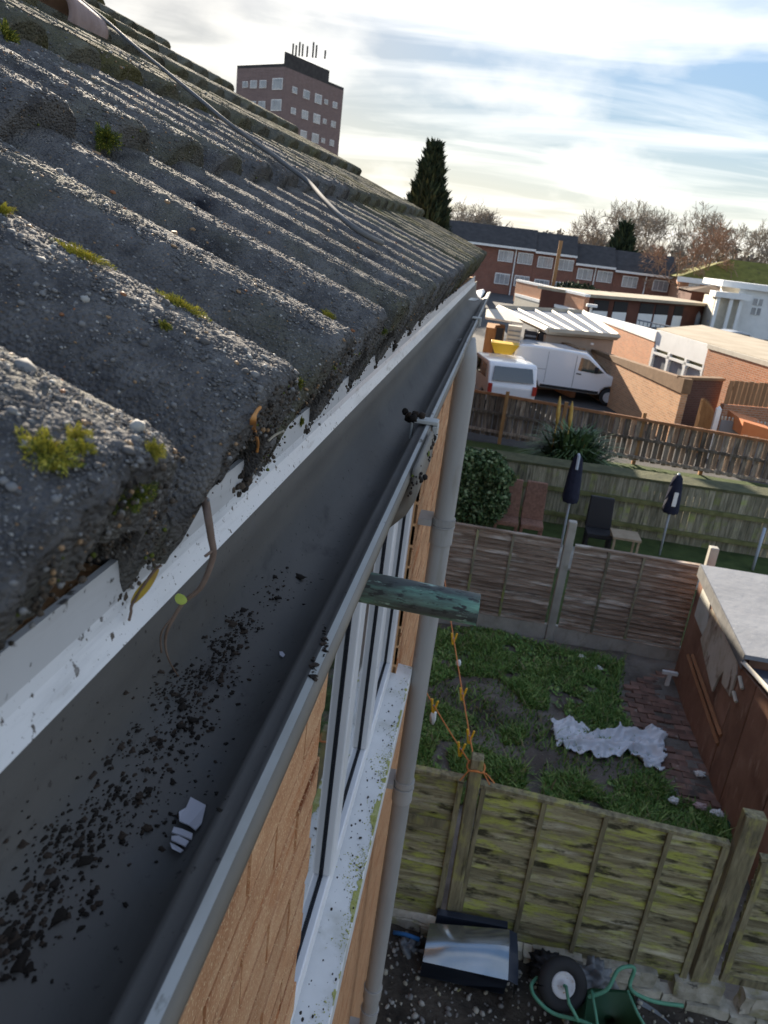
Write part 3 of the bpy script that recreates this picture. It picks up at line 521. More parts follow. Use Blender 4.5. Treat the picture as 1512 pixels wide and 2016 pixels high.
m_farglass = mk('far_glass', [(.3, (.16, .18, .20)), (.7, (.50, .50, .50))], .45, rough=.15, spec=.7)
m_brownface = mk('brown_render', [(.3, (.085, .035, .025)), (.7, (.13, .055, .038))], .5, rough=.9)
m_bark = mk('bark', [(.3, (.10, .075, .055)), (.7, (.20, .16, .12))], 3, rough=.95)
m_twig = mk('twig', (.30, .255, .20), 3, rough=.95)
m_twigred = mk('twig_red', (.29, .18, .115), 3, rough=.95)
m_con = [mk('conifer_dark', (.014, .026, .013), 3, rough=.8), mk('conifer_mid', (.030, .048, .022), 3, rough=.8), mk('conifer_pale', (.055, .075, .032), 3, rough=.8)]
m_grey = mk('galvanised', (.22, .24, .26), 3, rough=.5)
# ------------------------------------------------------------ ground
def sheet(name, poly, z, mat, n=0, kind='structure'):
    mb = MB(); mb.add([(x, y, z) for x, y in poly], [tuple(range(len(poly)))]); o = mb.build(name, mat, None); o['kind'] = kind; return o
sheet('ground', [(-700, -60), (700, -60), (700, 900), (-700, 900)], G0 - .012, m_tarm)
def uneven(name, x0, x1, y0, y1, nx, ny, fn, mat):
    mb = MB(); mb.v = [Vector((x0 + (x1 - x0) * i / nx, y0 + (y1 - y0) * j / ny, fn(x0 + (x1 - x0) * i / nx, y0 + (y1 - y0) * j / ny))) for j in range(ny + 1) for i in range(nx + 1)]
    mb.f = [(j * (nx + 1) + i, j * (nx + 1) + i + 1, (j + 1) * (nx + 1) + i + 1, (j + 1) * (nx + 1) + i) for j in range(ny) for i in range(nx)]; mb.mi = [0] * len(mb.f)
    o = mb.build(name, mat, None, True); o['kind'] = 'structure'; return o
def nz2(x, y, s, a): return noise.fractal(Vector((x * s, y * s, 2.2)), 1, 2, 4) * a
yard_h = lambda x, y: -5.03 - .085 * max(0, min(x, 2.6)) + nz2(x, y, 2.6, .03)
gard_h = lambda x, y: G0 + .004 + .04 + nz2(x, y, 1.8, .035)
uneven('yard_earth', -.16, 4.6, 2.6, 4.62, 60, 30, yard_h, m_earth)
uneven('garden_soil', -.6, 6.5, 4.8, 10.36, 70, 60, gard_h, m_soil)
uneven('lawn', -2, 9, 10.5, 22.0, 60, 50, lambda x, y: G0 + .02 + nz2(x, y, 1, .03), m_lawn)
# ------------------------------------------------------------ near fence: lap panels between mossy posts
YF = 4.70
def lap_boards(root, x0, x1, ztop, zbot, n, y, mat, zs1=0.0, amp=.010, over=.022, front=-1):
    h = (ztop - zbot) / n; K = 14
    for i in range(n):
        zb = ztop - (i + 1) * h; mb = MB(); vs = []; sd = random.random() * 90
        for j in range(K + 1):
            t = j / K; x = x0 + (x1 - x0) * t; dz = zs1 * t; w = noise.noise(Vector((x * 2.2, sd, 0))) * amp + noise.noise(Vector((x * 7, sd, 4))) * amp * .4
            lo = zb - over + w + dz; hi = zb + h + dz
            vs += [(x, y + front * .036, lo), (x, y + front * .002, hi), (x, y + front * .002 - front * .006, hi), (x, y + front * .025, lo)]
        for j in range(K):
            for q in range(4): mb.add([vs[j * 4 + q], vs[j * 4 + (q + 1) % 4], vs[j * 4 + 4 + (q + 1) % 4], vs[j * 4 + 4 + q]], [(0, 1, 2, 3) if front > 0 else (3, 2, 1, 0)])
        mb.build('board', mat, root)
fence = thing('timber_fence', 'mossy lap panel fence between square posts across the bottom of the picture', 'fence', (1.2, YF, G0))
lap_boards(fence, .41, 2.165, -3.64, -4.93, 13, YF, m_moswood, -.09)
lap_boards(fence, -.45, .285, -3.63, -4.90, 13, YF + .012, m_moswood, 0)
lap_boards(fence, 2.40, 4.3, -3.80, -4.88, 11, YF, m_moswood, -.02)
def batten(x, z0, z1, y=YF, w=.017, mat=m_moswoodv, root=fence, d=.034, x1=None):
    mb = MB(); x1 = x if x1 is None else x1
    mb.hexa([(x1 - w, y - d - .014, z0), (x1 + w, y - d - .014, z0), (x1 + w, y - .017, z0), (x1 - w, y - .017, z0), (x - w, y - d - .014, z1), (x + w, y - d - .014, z1), (x + w, y - .017, z1), (x - w, y - .017, z1)]); mb.build('batten', mat, root)
for (px, py) in ((1072, 1575), (1192, 1605), (1318, 1632)):
    x = pY(px, py, YF).x; batten(x, -4.95 - .03 * x, -3.645 - .04 * (x - .4))
batten(.43, -4.93, -3.645); batten(2.145, -5.02, -3.735, w=.024); batten(.262, -4.90, -3.635, w=.02); batten(2.425, -4.9, -3.80, w=.022)
mb = MB(); mb.hexa([(.40, YF - .04, -3.645), (2.17, YF - .04, -3.735), (2.17, YF + .02, -3.735), (.40, YF + .02, -3.645), (.40, YF - .04, -3.618), (2.17, YF - .04, -3.708), (2.17, YF + .02, -3.708), (.40, YF + .02, -3.618)]); mb.build('top_rail', m_moswoodv, fence)
mb = MB(); mb.box(-.45, .285, YF - .03, YF + .03, -3.63, -3.605); mb.build('top_rail', m_moswoodv, fence)
mb = MB(); mb.box(2.40, 4.3, YF - .03, YF + .03, -3.80, -3.775); mb.build('top_rail', m_moswoodv, fence)
mb = MB(); mb.box(2.40, 4.3, YF - .045, YF - .018, -4.93, -4.87); mb.build('bottom_rail', m_moswoodv, fence)
mb = MB(); mb.box(-.45, .26, YF - .032, YF - .018, -4.08, -4.00); mb.build('bottom_rail', m_moswoodv, fence)
for (x0, x1, zt, lean) in ((.305, .395, -3.41, .03), (2.20, 2.345, -3.44, 0)):
    mb = MB(); mb.hexa([(x0 + lean, YF - .055, G0), (x1 + lean, YF - .055, G0), (x1 + lean, YF + .045, G0), (x0 + lean, YF + .045, G0), (x0, YF - .055, zt), (x1, YF - .055, zt), (x1, YF + .045, zt), (x0, YF + .045, zt)]); mb.build('post', m_moswoodv, fence, bevel=.008)
wall2 = thing('rubble_wall', 'low pale rough stone footing under the mossy fence', 'wall', (1.0, YF, G0)); x = -.5; i = 0
while x < 4.4:
    w = random.uniform(.14, .36)
    for lay in range(2):
        zb = -5.10 - .085 * max(0, min(x, 2.6)) + lay * .15 - (.12 if lay == 0 else 0); zt = zb + .15 - .012 + (.12 if lay == 0 else 0); ztop = -4.97 if x < 2.3 else -4.93
        if lay == 1: zt = min(zt + .06, ztop)
        mb = MB(); dx = .06 * lay * (1 if i % 2 else -1)
        mb.box(x + .006 + dx, x + w - .006 + dx, YF - .09 + random.uniform(-.02, .02), YF + .03, zb, zt); o = mb.build('stone', m_stone, wall2)
        me = o.data; bm = bmesh.new(); bm.from_mesh(me); bmesh.ops.subdivide_edges(bm, edges=bm.edges[:], cuts=3, use_grid_fill=True)
        for v in bm.verts: v.co += Vector((noise.noise(v.co * 9), noise.noise(v.co * 9 + Vector((9, 3, 1))) * 1.3, noise.noise(v.co * 9 + Vector((2, 8, 5))))) * .018
        bm.to_mesh(me); bm.free()
    x += w; i += 1
# orange line tied to the post, with yellow pegs
ptop = Vector((.352, YF - .06, -3.50))
def sag(a, b, s, n=24): return [a.lerp(b, i / n) - Vector((0, 0, s * 4 * (i / n) * (1 - i / n))) for i in range(n + 1)]
l1 = sag(ptop, pY(868, 1090, 8.2), .03); l2 = sag(ptop, pY(832, 1350, 5.55), .015)
line = thing('washing_line', 'orange cord knotted round a mossy fence post and running off over the garden', 'washing line', tuple(ptop))
for q in (l1, l2): mb = MB(); mb.tube(q, .0055, 6); mb.build('strand', m_orange, line)
mb = MB(); mb.tube([(.300 + .05 + .062 * math.cos(a) , YF - .005 + .062 * math.sin(a), -3.50 + .012 * math.sin(a * 3)) for a in np.linspace(0, 14, 60)], .007, 6)
for e in ((-.10, -.09), (.14, -.055), (.11, -.075)): mb.tube([ptop, ptop + Vector((e[0] * .5, -.01, .01)), ptop + Vector((e[0], -.012, e[1]))], .005, 5)
mb.build('knot', m_orange, line)
PEGL = ['topmost yellow peg, high on the longer orange line', 'yellow peg on the longer line, above the grass by the back fence', 'yellow peg halfway down the longer orange line', 'upper of two yellow pegs close above the tied post', 'lower yellow peg on the short line close above the post', 'yellow peg beside a white scrap on the short orange line']
for lab, (q, px, py) in zip(PEGL, ((l1, 872, 1122), (l1, 890, 1257), (l1, 908, 1366), (l1, 926, 1450), (l2, 911, 1472), (l2, 850, 1392))):
    d = ray(px, py).normalized(); p = min(q, key=lambda v: (v - d * v.dot(d)).length)
    best = min((a.lerp(b, t / 10) for a, b in zip(q, q[1:]) for t in range(11)), key=lambda v: (v - d * v.dot(d)).length)
    pg = thing('clothes_peg', lab, 'clothes peg', tuple(best), random.uniform(-.5, .5), 'yellow pegs on the orange lines')
    for sx in (-1, 1):
        mb = MB(); mb.hexa([(sx * .004 - .006, -.008, -.065), (sx * .004 + .006, -.008, -.065), (sx * .004 + .006, .008, -.065), (sx * .004 - .006, .008, -.065), (sx * .026 - .008, -.008, .055), (sx * .026 + .008, -.008, .055), (sx * .026 + .008, .008, .055), (sx * .026 - .008, .008, .055)])
        mb.build('peg_arm', m_yell, pg, local=True, bevel=.003)
    mb = MB(); mb.tube([(-.02, 0, 0), (.02, 0, 0)], .007, 8); mb.build('spring', m_grey, pg, local=True)
b = pY(853, 1412, 5.5); mb = MB(); mb.blob((0, 0, 0), (.028, .018, .060), .35, 1.6, 2); tag(mb.build('cloth_scrap', m_white, None, True, origin=tuple(b), local=True), 'white scrap of cloth hanging from the short orange line', 'cloth')
b = pY(903, 1305, 7.1); mb = MB(); mb.blob((0, 0, 0), (.03, .015, .04), .3, 1.5, 1); tag(mb.build('cloth_scrap', m_white, None, True, origin=tuple(b), local=True), 'small white rag pinched on the longer orange line over the grass', 'cloth')
# ------------------------------------------------------------ things lying in the near yard
tub = thing('storage_tub', 'dark tub on its side with a glossy curved panel reflecting the sky', 'tub', (.60, 4.42, G0 + .10))
def q5(px, py, y): return pY(px, py, y)
A0, A1, A2, A3 = q5(832, 1893, 4.18), q5(1000, 1930, 4.18), q5(1003, 1830, 4.50), q5(846, 1817, 4.50)
mb = MB(); NS = 12; vs = []
up_ = ((A3 - A0).cross(A1 - A0)).normalized(); up_ = up_ if up_.z > 0 else -up_
for j in range(NS + 1):
    t = j / NS; a, b_ = A0.lerp(A3, t), A1.lerp(A2, t); bul = up_ * (.055 * math.sin(math.pi * min(1, t * 1.0)))
    for i in range(9): s_ = i / 8; vs.append(a.lerp(b_, s_) + bul * (1 - .3 * (2 * s_ - 1) ** 4))
mb.add(vs, [(j * 9 + i, j * 9 + i + 1, j * 9 + i + 10, j * 9 + i + 9) for j in range(NS) for i in range(8)]); mb.build('glossy_panel', m_mirror, tub, True)
mb = MB(); dn = Vector((0, .05, -.20)); lift = -up_ * .006
for q in ([A0, A1], [A1, A2], [A2, A3], [A3, A0]): mb.add([q[0] + lift, q[1] + lift, q[1] + dn, q[0] + dn], [(0, 1, 2, 3), (3, 2, 1, 0)])
mb.build('tub_body', m_dtub, tub)
mb = MB(); B1, B2 = A1 + (A1 - A0).normalized() * .075, A2 + (A2 - A3).normalized() * .06
rim = [A1.lerp(A2, t) + up_ * .05 * math.sin(math.pi * t) for t in np.linspace(0, 1, 9)]; rim2 = [B1.lerp(B2, t) + up_ * .035 * math.sin(math.pi * t) - Vector((0, 0, .03)) for t in np.linspace(0, 1, 9)]
for i in range(8): mb.add([rim[i], rim[i + 1], rim2[i + 1], rim2[i]], [(0, 1, 2, 3)])
for i in range(8): mb.add([rim2[i], rim2[i + 1], rim2[i + 1] + dn, rim2[i] + dn], [(0, 1, 2, 3)])
mb.build('end_rim', m_dtub, tub, True)
mb = MB(); c0, c1 = q5(860, 1800, 4.58), q5(1000, 1826, 4.56)
mb.hexa([c0 + Vector((0, 0, -.12)), c1 + Vector((0, 0, -.12)), c1 + Vector((0, .06, -.12)), c0 + Vector((0, .06, -.12)), c0, c1, c1 + Vector((0, .06, 0)), c0 + Vector((0, .06, 0))]); mb.build('rear_lip', m_dtub, tub, bevel=.006)
# wheelbarrow lying over, wheel up
wb = thing('wheelbarrow', 'green wheelbarrow tipped over, black tyre with white hub', 'wheelbarrow', (1.55, 4.2, G0))
wc = pY(1107, 1938, 4.16); ax = Vector((.18, -.72, .62)).normalized(); e1_ = ax.cross(Vector((0, 0, 1))).normalized(); e2_ = e1_.cross(ax)
def ringpts(R, n=40, off=0): return [wc + ax * off + (e1_ * math.cos(2 * math.pi * i / n) + e2_ * math.sin(2 * math.pi * i / n)) * R for i in range(n + 1)]
mb = MB(); mb.tube(ringpts(.128), .050, 12, caps=False); mb.build('tyre', m_tyre, wb, True)
mb = MB(); prof_h = [(.088, .020), (.080, .034), (.068, .026), (.030, .012), (.022, .040), (0, .042)]
for i, (R, o_) in enumerate(prof_h):
    for k in range(28): a = 2 * math.pi * k / 28; mb.v.append(wc + ax * o_ + (e1_ * math.cos(a) + e2_ * math.sin(a)) * R)
for i in range(len(prof_h) - 1):
    for k in range(28): mb.f.append((i * 28 + k, i * 28 + (k + 1) % 28, (i + 1) * 28 + (k + 1) % 28, (i + 1) * 28 + k)); mb.mi.append(0)
mb.build('hub', m_hub, wb, True)
mb = MB(); mb.tube([wc - ax * .06, wc + ax * .075], .012, 10); mb.build('axle', m_greent, wb, True)
def smooth(pts, n=8):
    pts = [Vector(p) for p in pts]; o = []; P = [pts[0]] + pts + [pts[-1]]
    for i in range(1, len(P) - 2):
        for k in range(n):
            t = k / n; p0, p1, p2, p3 = P[i - 1], P[i], P[i + 1], P[i + 2]
            o.append(.5 * ((2 * p1) + (p2 - p0) * t + (2 * p0 - 5 * p1 + 4 * p2 - p3) * t * t + (3 * p1 - p0 - 3 * p2 + p3) * t ** 3))
    return o + [pts[-1]]
mb = MB(); mb.tube(smooth([pY(1205, 2040, 3.9), pY(1150, 2012, 3.95), pY(1090, 1995, 4.0), pY(1055, 1965, 4.05), pY(1046, 1940, 4.12), pY(1058, 1925, 4.2)]), .013, 8); mb.tube([wc + ax * .072, pY(1120, 1975, 4.0), pY(1140, 2012, 3.93)], .012, 8); mb.build('fork', m_greent, wb, True)
mb = MB(); mb.tube(smooth([pY(1158, 1963, 4.1), pY(1195, 1948, 4.12), pY(1215, 1912, 4.2), pY(1235, 1903, 4.24), pY(1249, 1908, 4.24), pY(1240, 1938, 4.2), pY(1250, 1955, 4.15), pY(1290, 1972, 4.15), pY(1345, 1980, 4.18)]), .0135, 10); mb.build('handle', m_greent, wb, True)
mb = MB(); t0, t1, t2, t3 = pY(1158, 1945, 4.18), pY(1245, 1950, 4.2), pY(1275, 2060, 3.85), pY(1145, 2060, 3.8); dp_ = Vector((0, .10, -.22)); ins = .88; c_m = (t0 + t1 + t2 + t3) / 4 + dp_
mb.add([t0, t1, t2, t3] + [c_m + (p + dp_ - c_m) * 1.16 for p in (t0, t1, t2, t3)], [(0, 1, 2, 3), (3, 2, 1, 0), (0, 4, 5, 1), (1, 5, 6, 2), (2, 6, 7, 3), (3, 7, 4, 0)]); mb.build('tray', m_green, wb, bevel=.02, seg=3)
mb = MB(); mb.tube([pY(1165, 1950, 4.1), pY(1172, 1990, 3.98), pY(1178, 2030, 3.85)], .010, 8); mb.tube([pY(1235, 1950, 4.1), pY(1255, 1995, 3.98), pY(1275, 2030, 3.88)], .010, 8); mb.build('leg', m_greent, wb, True)
def crumple(name, label, cat, c, r, mat, seed, sq=.4):
    mb = MB(); mb.blob((0, 0, r * sq), (r, r * .8, r * sq), .75, 2.4, 3, seed=seed); return tag(mb.build(name, mat, None, True, origin=tuple(c), local=True), label, cat)
crumple('plastic_bag', 'grey crumpled plastic bag against the fence left of the tub', 'bag', Vector(pY(800, 1880, 4.45)) - Vector((0, 0, .12)), .11, m_gplas, 3, 1.2)
crumple('plastic_sheeting', 'grey torn plastic sheeting heaped behind the barrow tyre', 'plastic', Vector(pY(1165, 1925, 4.5)) - Vector((0, 0, .10)), .13, m_gplas, 8, .8)
crumple('plastic_bag', 'black bin bag slumped between the tub and the barrow tyre', 'bag', Vector(pY(1075, 1905, 4.48)) - Vector((0, 0, .08)), .12, m_black, 5, .7)
mb = MB(); mb.tube([pY(775, 1836, 4.5), pY(800, 1840, 4.48), pY(826, 1850, 4.46)], .016, 8); tag(mb.build('pipe_offcut', m_blue, None, True, origin=tuple(pY(800, 1840, 4.5))), 'bright blue length of pipe lying left of the tub', 'pipe')
for lab, px, py in (('blue plastic scrap at the foot of the downpipe', 757, 1998), ('blue plastic scrap on the rubble below the broken plank', 938, 2008)):
    crumple('scrap_or_sun_patch', lab, 'scrap', pZ(px, py, G0 + .10), .03, m_blue, px)
mb = MB(); a, b_ = pZ(882, 1985, G0 + .12), pZ(1040, 1975, G0 + .10); mb.tube([a, a.lerp(b_, .4) + Vector((0, .02, .02)), b_], [.012, .035, .03], 5); tag(mb.build('plank', mk('rotten_plank', [(.3, (.06, .035, .02)), (.7, (.16, .09, .05))], 9, rough=.95), None, origin=tuple(a)), 'rotten brown plank lying on the rubble before the barrow', 'plank')
mb = MB(); a = pZ(1280, 1990, G0 + .1); mb.tube([pZ(1255, 1968, G0 + .16), pZ(1290, 1995, G0 + .12), pZ(1330, 2030, G0 + .1)], [.02, .035, .02], 4); tag(mb.build('board_offcut', m_gplas, None, origin=tuple(a)), 'grey offcut leaning under the green barrow handle', 'board')
n = 2200; xy = rng.uniform((-.1, 2.9), (4.3, 4.58), (n, 2)); r = np.minimum(.026, .011 * np.exp(rng.normal(0, .5, n))); P = np.array([(x, y, yard_h(x, y) + q * .3) for (x, y), q in zip(xy, r)])
scatter('rubble', P, np.stack([r * 1.2, r, r * .7], -1), [m_ston[2], m_stone, m_ston[1]], rng.choice(3, n, p=[.35, .25, .4]), None, frame=rand_frames(n))
# ------------------------------------------------------------ the neglected garden
g1 = [gp(*p) for p in ((835, 1245), (960, 1238), (1085, 1285), (1225, 1312), (1212, 1372), (1240, 1442), (1185, 1472), (1105, 1412), (1035, 1400), (985, 1345), (905, 1335), (835, 1362))]
g2 = [gp(*p) for p in ((800, 1440), (860, 1475), (930, 1470), (1030, 1525), (1180, 1550), (1280, 1528), (1320, 1570), (1450, 1630), (1450, 1720), (1100, 1640), (800, 1560))]
g3 = [gp(*p) for p in ((800, 1395), (870, 1400), (935, 1425), (900, 1465), (810, 1460))]; g4 = [gp(*p) for p in ((985, 1445), (1030, 1450), (1025, 1475), (990, 1475))]
def blades(name, polys, counts, hmean, mats, hfun=gard_h, wid=.006, wts=(.43, .27, .22, .08), wilt=.6):
    XY = np.vstack([fill(p, c) for p, c in zip(polys, counts)]); cl = np.array([noise.noise(Vector((x * 3, y * 3, 7))) for x, y in XY]); cl2 = np.array([noise.noise(Vector((x * 11, y * 11, 4))) for x, y in XY]); XY = XY[(cl > -.28) & (cl2 + .5 * cl > -.30 - .35 * rng.random(len(XY)))]; n = len(XY)
    cl = np.array([noise.noise(Vector((x * 2.2, y * 2.2, 1))) for x, y in XY]); h = hmean * np.exp(rng.normal(0, .35, n)) * (1 + .8 * cl); a = rng.uniform(0, 2 * np.pi, n); w = wid * rng.uniform(.6, 1.5, n); ln = rng.uniform(.2, 1.1, n) * wilt * 2 * h; b = rng.uniform(0, 2 * np.pi, n)
    base = np.stack([XY[:, 0], XY[:, 1], np.array([hfun(x, y) for x, y in XY]) - .005], -1); d = np.stack([np.cos(a), np.sin(a), 0 * a], -1); l = np.stack([np.cos(b), np.sin(b), 0 * b], -1); z = np.array([0, 0, 1.])
    V = np.stack([base - d * w[:, None], base + d * w[:, None], base + l * (ln * .35)[:, None] + z * (h * .6)[:, None] + d * (w * .7)[:, None], base + l * (ln * .35)[:, None] + z * (h * .6)[:, None] - d * (w * .7)[:, None], base + l * ln[:, None] + z * h[:, None]], 1).reshape(-1, 3)
    i = np.arange(n)[:, None] * 5; F = np.concatenate([i + [0, 1, 2], i + [0, 2, 3], i + [3, 2, 4]], 1).reshape(-1, 3); mi = np.repeat(rng.choice(len(mats), n, p=wts), 3)
    o = bpy.data.objects.new(name, np_mesh(name, V, F, mats, mi)); fin(o, None); return tag(o, kind='stuff')
allg = [gp(*p) for p in ((815, 1240), (1230, 1305), (1225, 1372), (1260, 1450), (1330, 1580), (1460, 1660), (1100, 1650), (800, 1560))]
blades('grass', [g1, g2, g3, g4, allg], [34000, 40000, 5000, 900, 9000], .055, m_grass, wid=.0085)
n = 900; XY = np.vstack([fill(g1, 500), fill(g3, 250), fill(g2, 150)])
V, F, mi = [], [], []
for (x, y) in XY:                                 # broad leaved weeds
    for k in range(random.randint(3, 6)):
        a = random.uniform(0, 6.28); l = random.uniform(.03, .075); w = l * .32; z = gard_h(x, y) + .02; d = Vector((math.cos(a), math.sin(a), random.uniform(.2, .9))).normalized(); s_ = Vector((-d.y, d.x, 0)).normalized() * w; p = Vector((x, y, z)); b = len(V)
        V += [p, p + d * l * .5 + s_, p + d * l, p + d * l * .5 - s_]; F.append((b, b + 1, b + 2, b + 3)); mi.append(random.randint(0, 2))
o = bpy.data.objects.new('weeds', np_mesh('weeds', np.array([tuple(v) for v in V]), np.array(F), [m_leaf[1], m_grass[1], m_grass[0]], mi)); fin(o, None); tag(o, kind='stuff')
path = tag(bpy.data.objects.new('path', None), kind='structure'); fin(path, None); WL[path] = Vector((0, 0, 0))
pm = mk('path_brick', [(.3, (0.145, 0.0816, 0.0612)), (.7, (0.289, 0.178, 0.136))], 5, rough=.9, bump=.004, bscale=30, rnd=.3, overlays=[(3, .5, .68, (0.085, 0.0714, 0.0612), (1, 1, 1)), (7, .62, .72, (0.34, 0.306, 0.255), (1, 1, 1))])
mb = MB(); mb.box(-.1, .1, -.05, .05, -.03, .03); bmesh_path = mb.mesh('brick', pm)
pp = [gp(*p) for p in ((1215, 1372), (1318, 1325), (1372, 1430), (1432, 1600), (1330, 1580), (1250, 1445))]
k = 0
for j in range(40):
    for i in range(16):
        x = 2.1 + i * .21 + (.105 if j % 2 else 0); y = 6.6 + j * .108
        if k < 240 and in_poly(np.array([x]), np.array([y]), pp)[0] and random.random() < .9:
            o = inst('brick', bmesh_path, path, (x, y, G0 + .028 + random.uniform(-.012, .012)), (random.uniform(-.06, .06), random.uniform(-.06, .06), random.uniform(-.08, .08))); k += 1
# torn plastic sheet
pl = [gp(*p) for p in ((1078, 1437), (1120, 1428), (1165, 1450), (1218, 1442), (1262, 1455), (1296, 1448), (1308, 1478), (1298, 1536), (1258, 1520), (1235, 1500), (1180, 1508), (1140, 1498), (1108, 1486), (1085, 1462))]
P = np.array(pl); nx, ny = 90, 70; X0, Y0 = P.min(0) - .02; X1, Y1 = P.max(0) + .02; gx, gy = np.meshgrid(np.linspace(X0, X1, nx), np.linspace(Y0, Y1, ny)); ins_ = in_poly(gx.ravel() + .03 * np.sin(gy.ravel() * 31), gy.ravel() + .03 * np.sin(gx.ravel() * 27), pl).reshape(ny, nx)
def fold(x, y):
    q = Vector((x * 1.4 + y * .8, y * 2.6 - x * 1.2, 3)); r_ = 1 - abs(noise.noise(q * 1.6)) * 2; r2_ = 1 - abs(noise.noise(q * 3.7 + Vector((5, 1, 0)))) * 2; return gard_h(x, y) + .02 + .085 * max(0, r_) ** 2 + .05 * max(0, r2_) ** 2 + .012 * noise.noise(q * 9)
V = [(x, y, fold(x, y)) for x, y in zip(gx.ravel(), gy.ravel())]; F = [(j * nx + i, j * nx + i + 1, (j + 1) * nx + i + 1, (j + 1) * nx + i) for j in range(ny - 1) for i in range(nx - 1) if ins_[j, i] and ins_[j, i + 1] and ins_[j + 1, i] and ins_[j + 1, i + 1]]
mb = MB(); mb.add(V, F); o = mb.build('plastic_sheet', m_plastic, None, True, origin=(2.0, 8.0, G0)); sd_ = o.modifiers.new('sol', 'SOLIDIFY'); sd_.thickness = .006; tag(o, 'crumpled translucent white plastic sheet lying on the bare soil', 'plastic sheet')
t = thing('garden_marker', 'small white T shaped marker standing in the soil near the shed', 'marker', tuple(pZ(1310, 1358, G0)))
b = Vector(t.location); mb = MB(); mb.box(b.x - .025, b.x + .025, b.y - .02, b.y + .02, G0, G0 + .24); mb.build('stem', m_white, t); mb = MB(); mb.box(b.x - .10, b.x + .10, b.y - .025, b.y + .025, G0 + .241, G0 + .285); mb.build('crossbar', m_white, t)
for lab, px, py, s_, mt in (('white scrap on the grass below the back fence gravel board', 1145, 1297, .05, m_white), ('white and green scrap in the grass beside the back fence', 1178, 1318, .045, m_white), ('white crumpled litter where brick path meets grass', 1325, 1580, .05, m_white), ('pale pink litter on the grass at the end of the path', 1378, 1592, .06, mk('litter_pink', (.55, .42, .40), 5)), ('white litter nearest the fence post at the path end', 1410, 1605, .055, m_white), ('green bottle lying by the right hand fence post', 1442, 1630, .06, m_green), ('white litter at the foot of the shed wall', 1377, 1527, .05, m_white)):
    crumple('litter', lab, 'litter', pZ(px, py, G0 + .06), s_, mt, px, .5)
# ------------------------------------------------------------ back fence: brown lap panels in concrete posts
YB = 10.4
bf = thing('panel_fence', 'weathered brown lap panel fence with concrete posts and gravel boards behind the garden', 'fence', (1.4, YB, G0))
lap_boards(bf, -1.0, 1.36, -3.77, -5.04, 17, YB, m_brwood, 0, .012, .02); lap_boards(bf, 1.56, 3.29, -3.79, -5.06, 17, YB, m_brwood, -.03, .012, .02); lap_boards(bf, 3.47, 5.6, -3.82, -5.06, 17, YB, m_brwood, 0, .012, .02)
for px, py in ((942, 1040), (1012, 1052)): x = pY(px, py, YB).x; batten(x, -5.05, -3.775, YB, .017, m_gywood, bf)
for px, py in ((1200, 1085), (1268, 1098)): x = pY(px, py, YB).x; batten(x, -5.06, -3.80, YB, .017, m_gywood, bf)
for x0, x1, z in ((-1.0, 1.36, -3.765), (1.56, 3.29, -3.80), (3.47, 5.6, -3.815)): mb = MB(); mb.box(x0, x1, YB - .035, YB + .035, z, z + .026); mb.build('top_rail', m_brwood, bf)
for x0, z in ((1.405, -3.44), (3.33, -3.49), (-1.1, -3.44)): mb = MB(); mb.box(x0, x0 + .115, YB - .06, YB + .06, G0, z); mb.build('post', m_conc, bf, bevel=.012)
for x0, x1 in ((-1.0, 1.40), (1.525, 3.325), (3.45, 5.6)): mb = MB(); mb.box(x0, x1, YB - .03, YB + .03, G0, -5.06); mb.build('gravel_board', m_conc, bf)
# ------------------------------------------------------------ shed
XS = 3.14
shed = thing('shed', 'brown board shed with pale peeled side wall and grey felt roof', 'shed', (XS, 7.7, G0))
zb, zf = -3.57, -3.70; ybk, yfr = 9.85, 7.68
mb = MB(); mb.hexa([(XS - .04, yfr, zf - .05), (XS + 2.6, yfr, zf - .05), (XS + 2.6, ybk, zb - .05), (XS - .04, ybk, zb - .05), (XS - .04, yfr, zf), (XS + 2.6, yfr, zf), (XS + 2.6, ybk, zb), (XS - .04, ybk, zb)]); mb.build('roof', m_felt, shed)
mb = MB(); mb.hexa([(XS - .052, yfr - .01, zf - .16), (XS - .041, yfr - .01, zf - .16), (XS - .041, ybk, zb - .16), (XS - .052, ybk, zb - .16), (XS - .052, yfr - .01, zf + .004), (XS - .041, yfr - .01, zf + .004), (XS - .041, ybk, zb + .004), (XS - .052, ybk, zb + .004)]); mb.build('roof_edge', mk('roof_edge_felt', [(.3, (.09, .09, .09)), (.7, (.19, .19, .185))], 6, rough=.9), shed)
mb = MB(); mb.wall((XS, ybk), (XS, yfr + .1), G0, zb - .055, .04, z1b=zf - .055); mb.build('side_wall', m_shed, shed)
mb = MB(); mb.box(XS + .04, XS + 2.5, yfr + .06, yfr + .10, G0, zf - .052); mb.build('front_wall', m_shed, shed)
mb = MB(); mb.box(XS + .04, XS + 2.5, ybk - .06, ybk - .02, G0, zb - .055); mb.build('back_wall', m_shed, shed)
def patch(name, poly, mat, x=XS, d=.014): mb = MB(); q = [pX(px, py, x) for px, py in poly]; mb.prism([(p.y, p.z) for p in q], lambda a, b, dd: (x - dd, a, b), .0015, d); return mb.build(name, mat, shed)
patch('torn_board', ((1392, 1140), (1401, 1180), (1394, 1232), (1384, 1250), (1369, 1212), (1378, 1180)), m_peelw)
patch('torn_board', ((1402, 1200), (1420, 1198), (1442, 1260), (1454, 1300), (1452, 1330), (1440, 1372), (1424, 1345), (1428, 1320), (1416, 1338), (1405, 1362), (1390, 1300), (1382, 1258), (1394, 1234), (1400, 1212)), m_peel, d=.020)
for a, b_ in (((1355, 1290), (1414, 1465)), ((1364, 1290), (1420, 1448))): p, q = pX(*a, XS - .02), pX(*b_, XS - .02); mb = MB(); mb.tube([p, q], .028, 4); mb.build('batten', m_batten, shed)
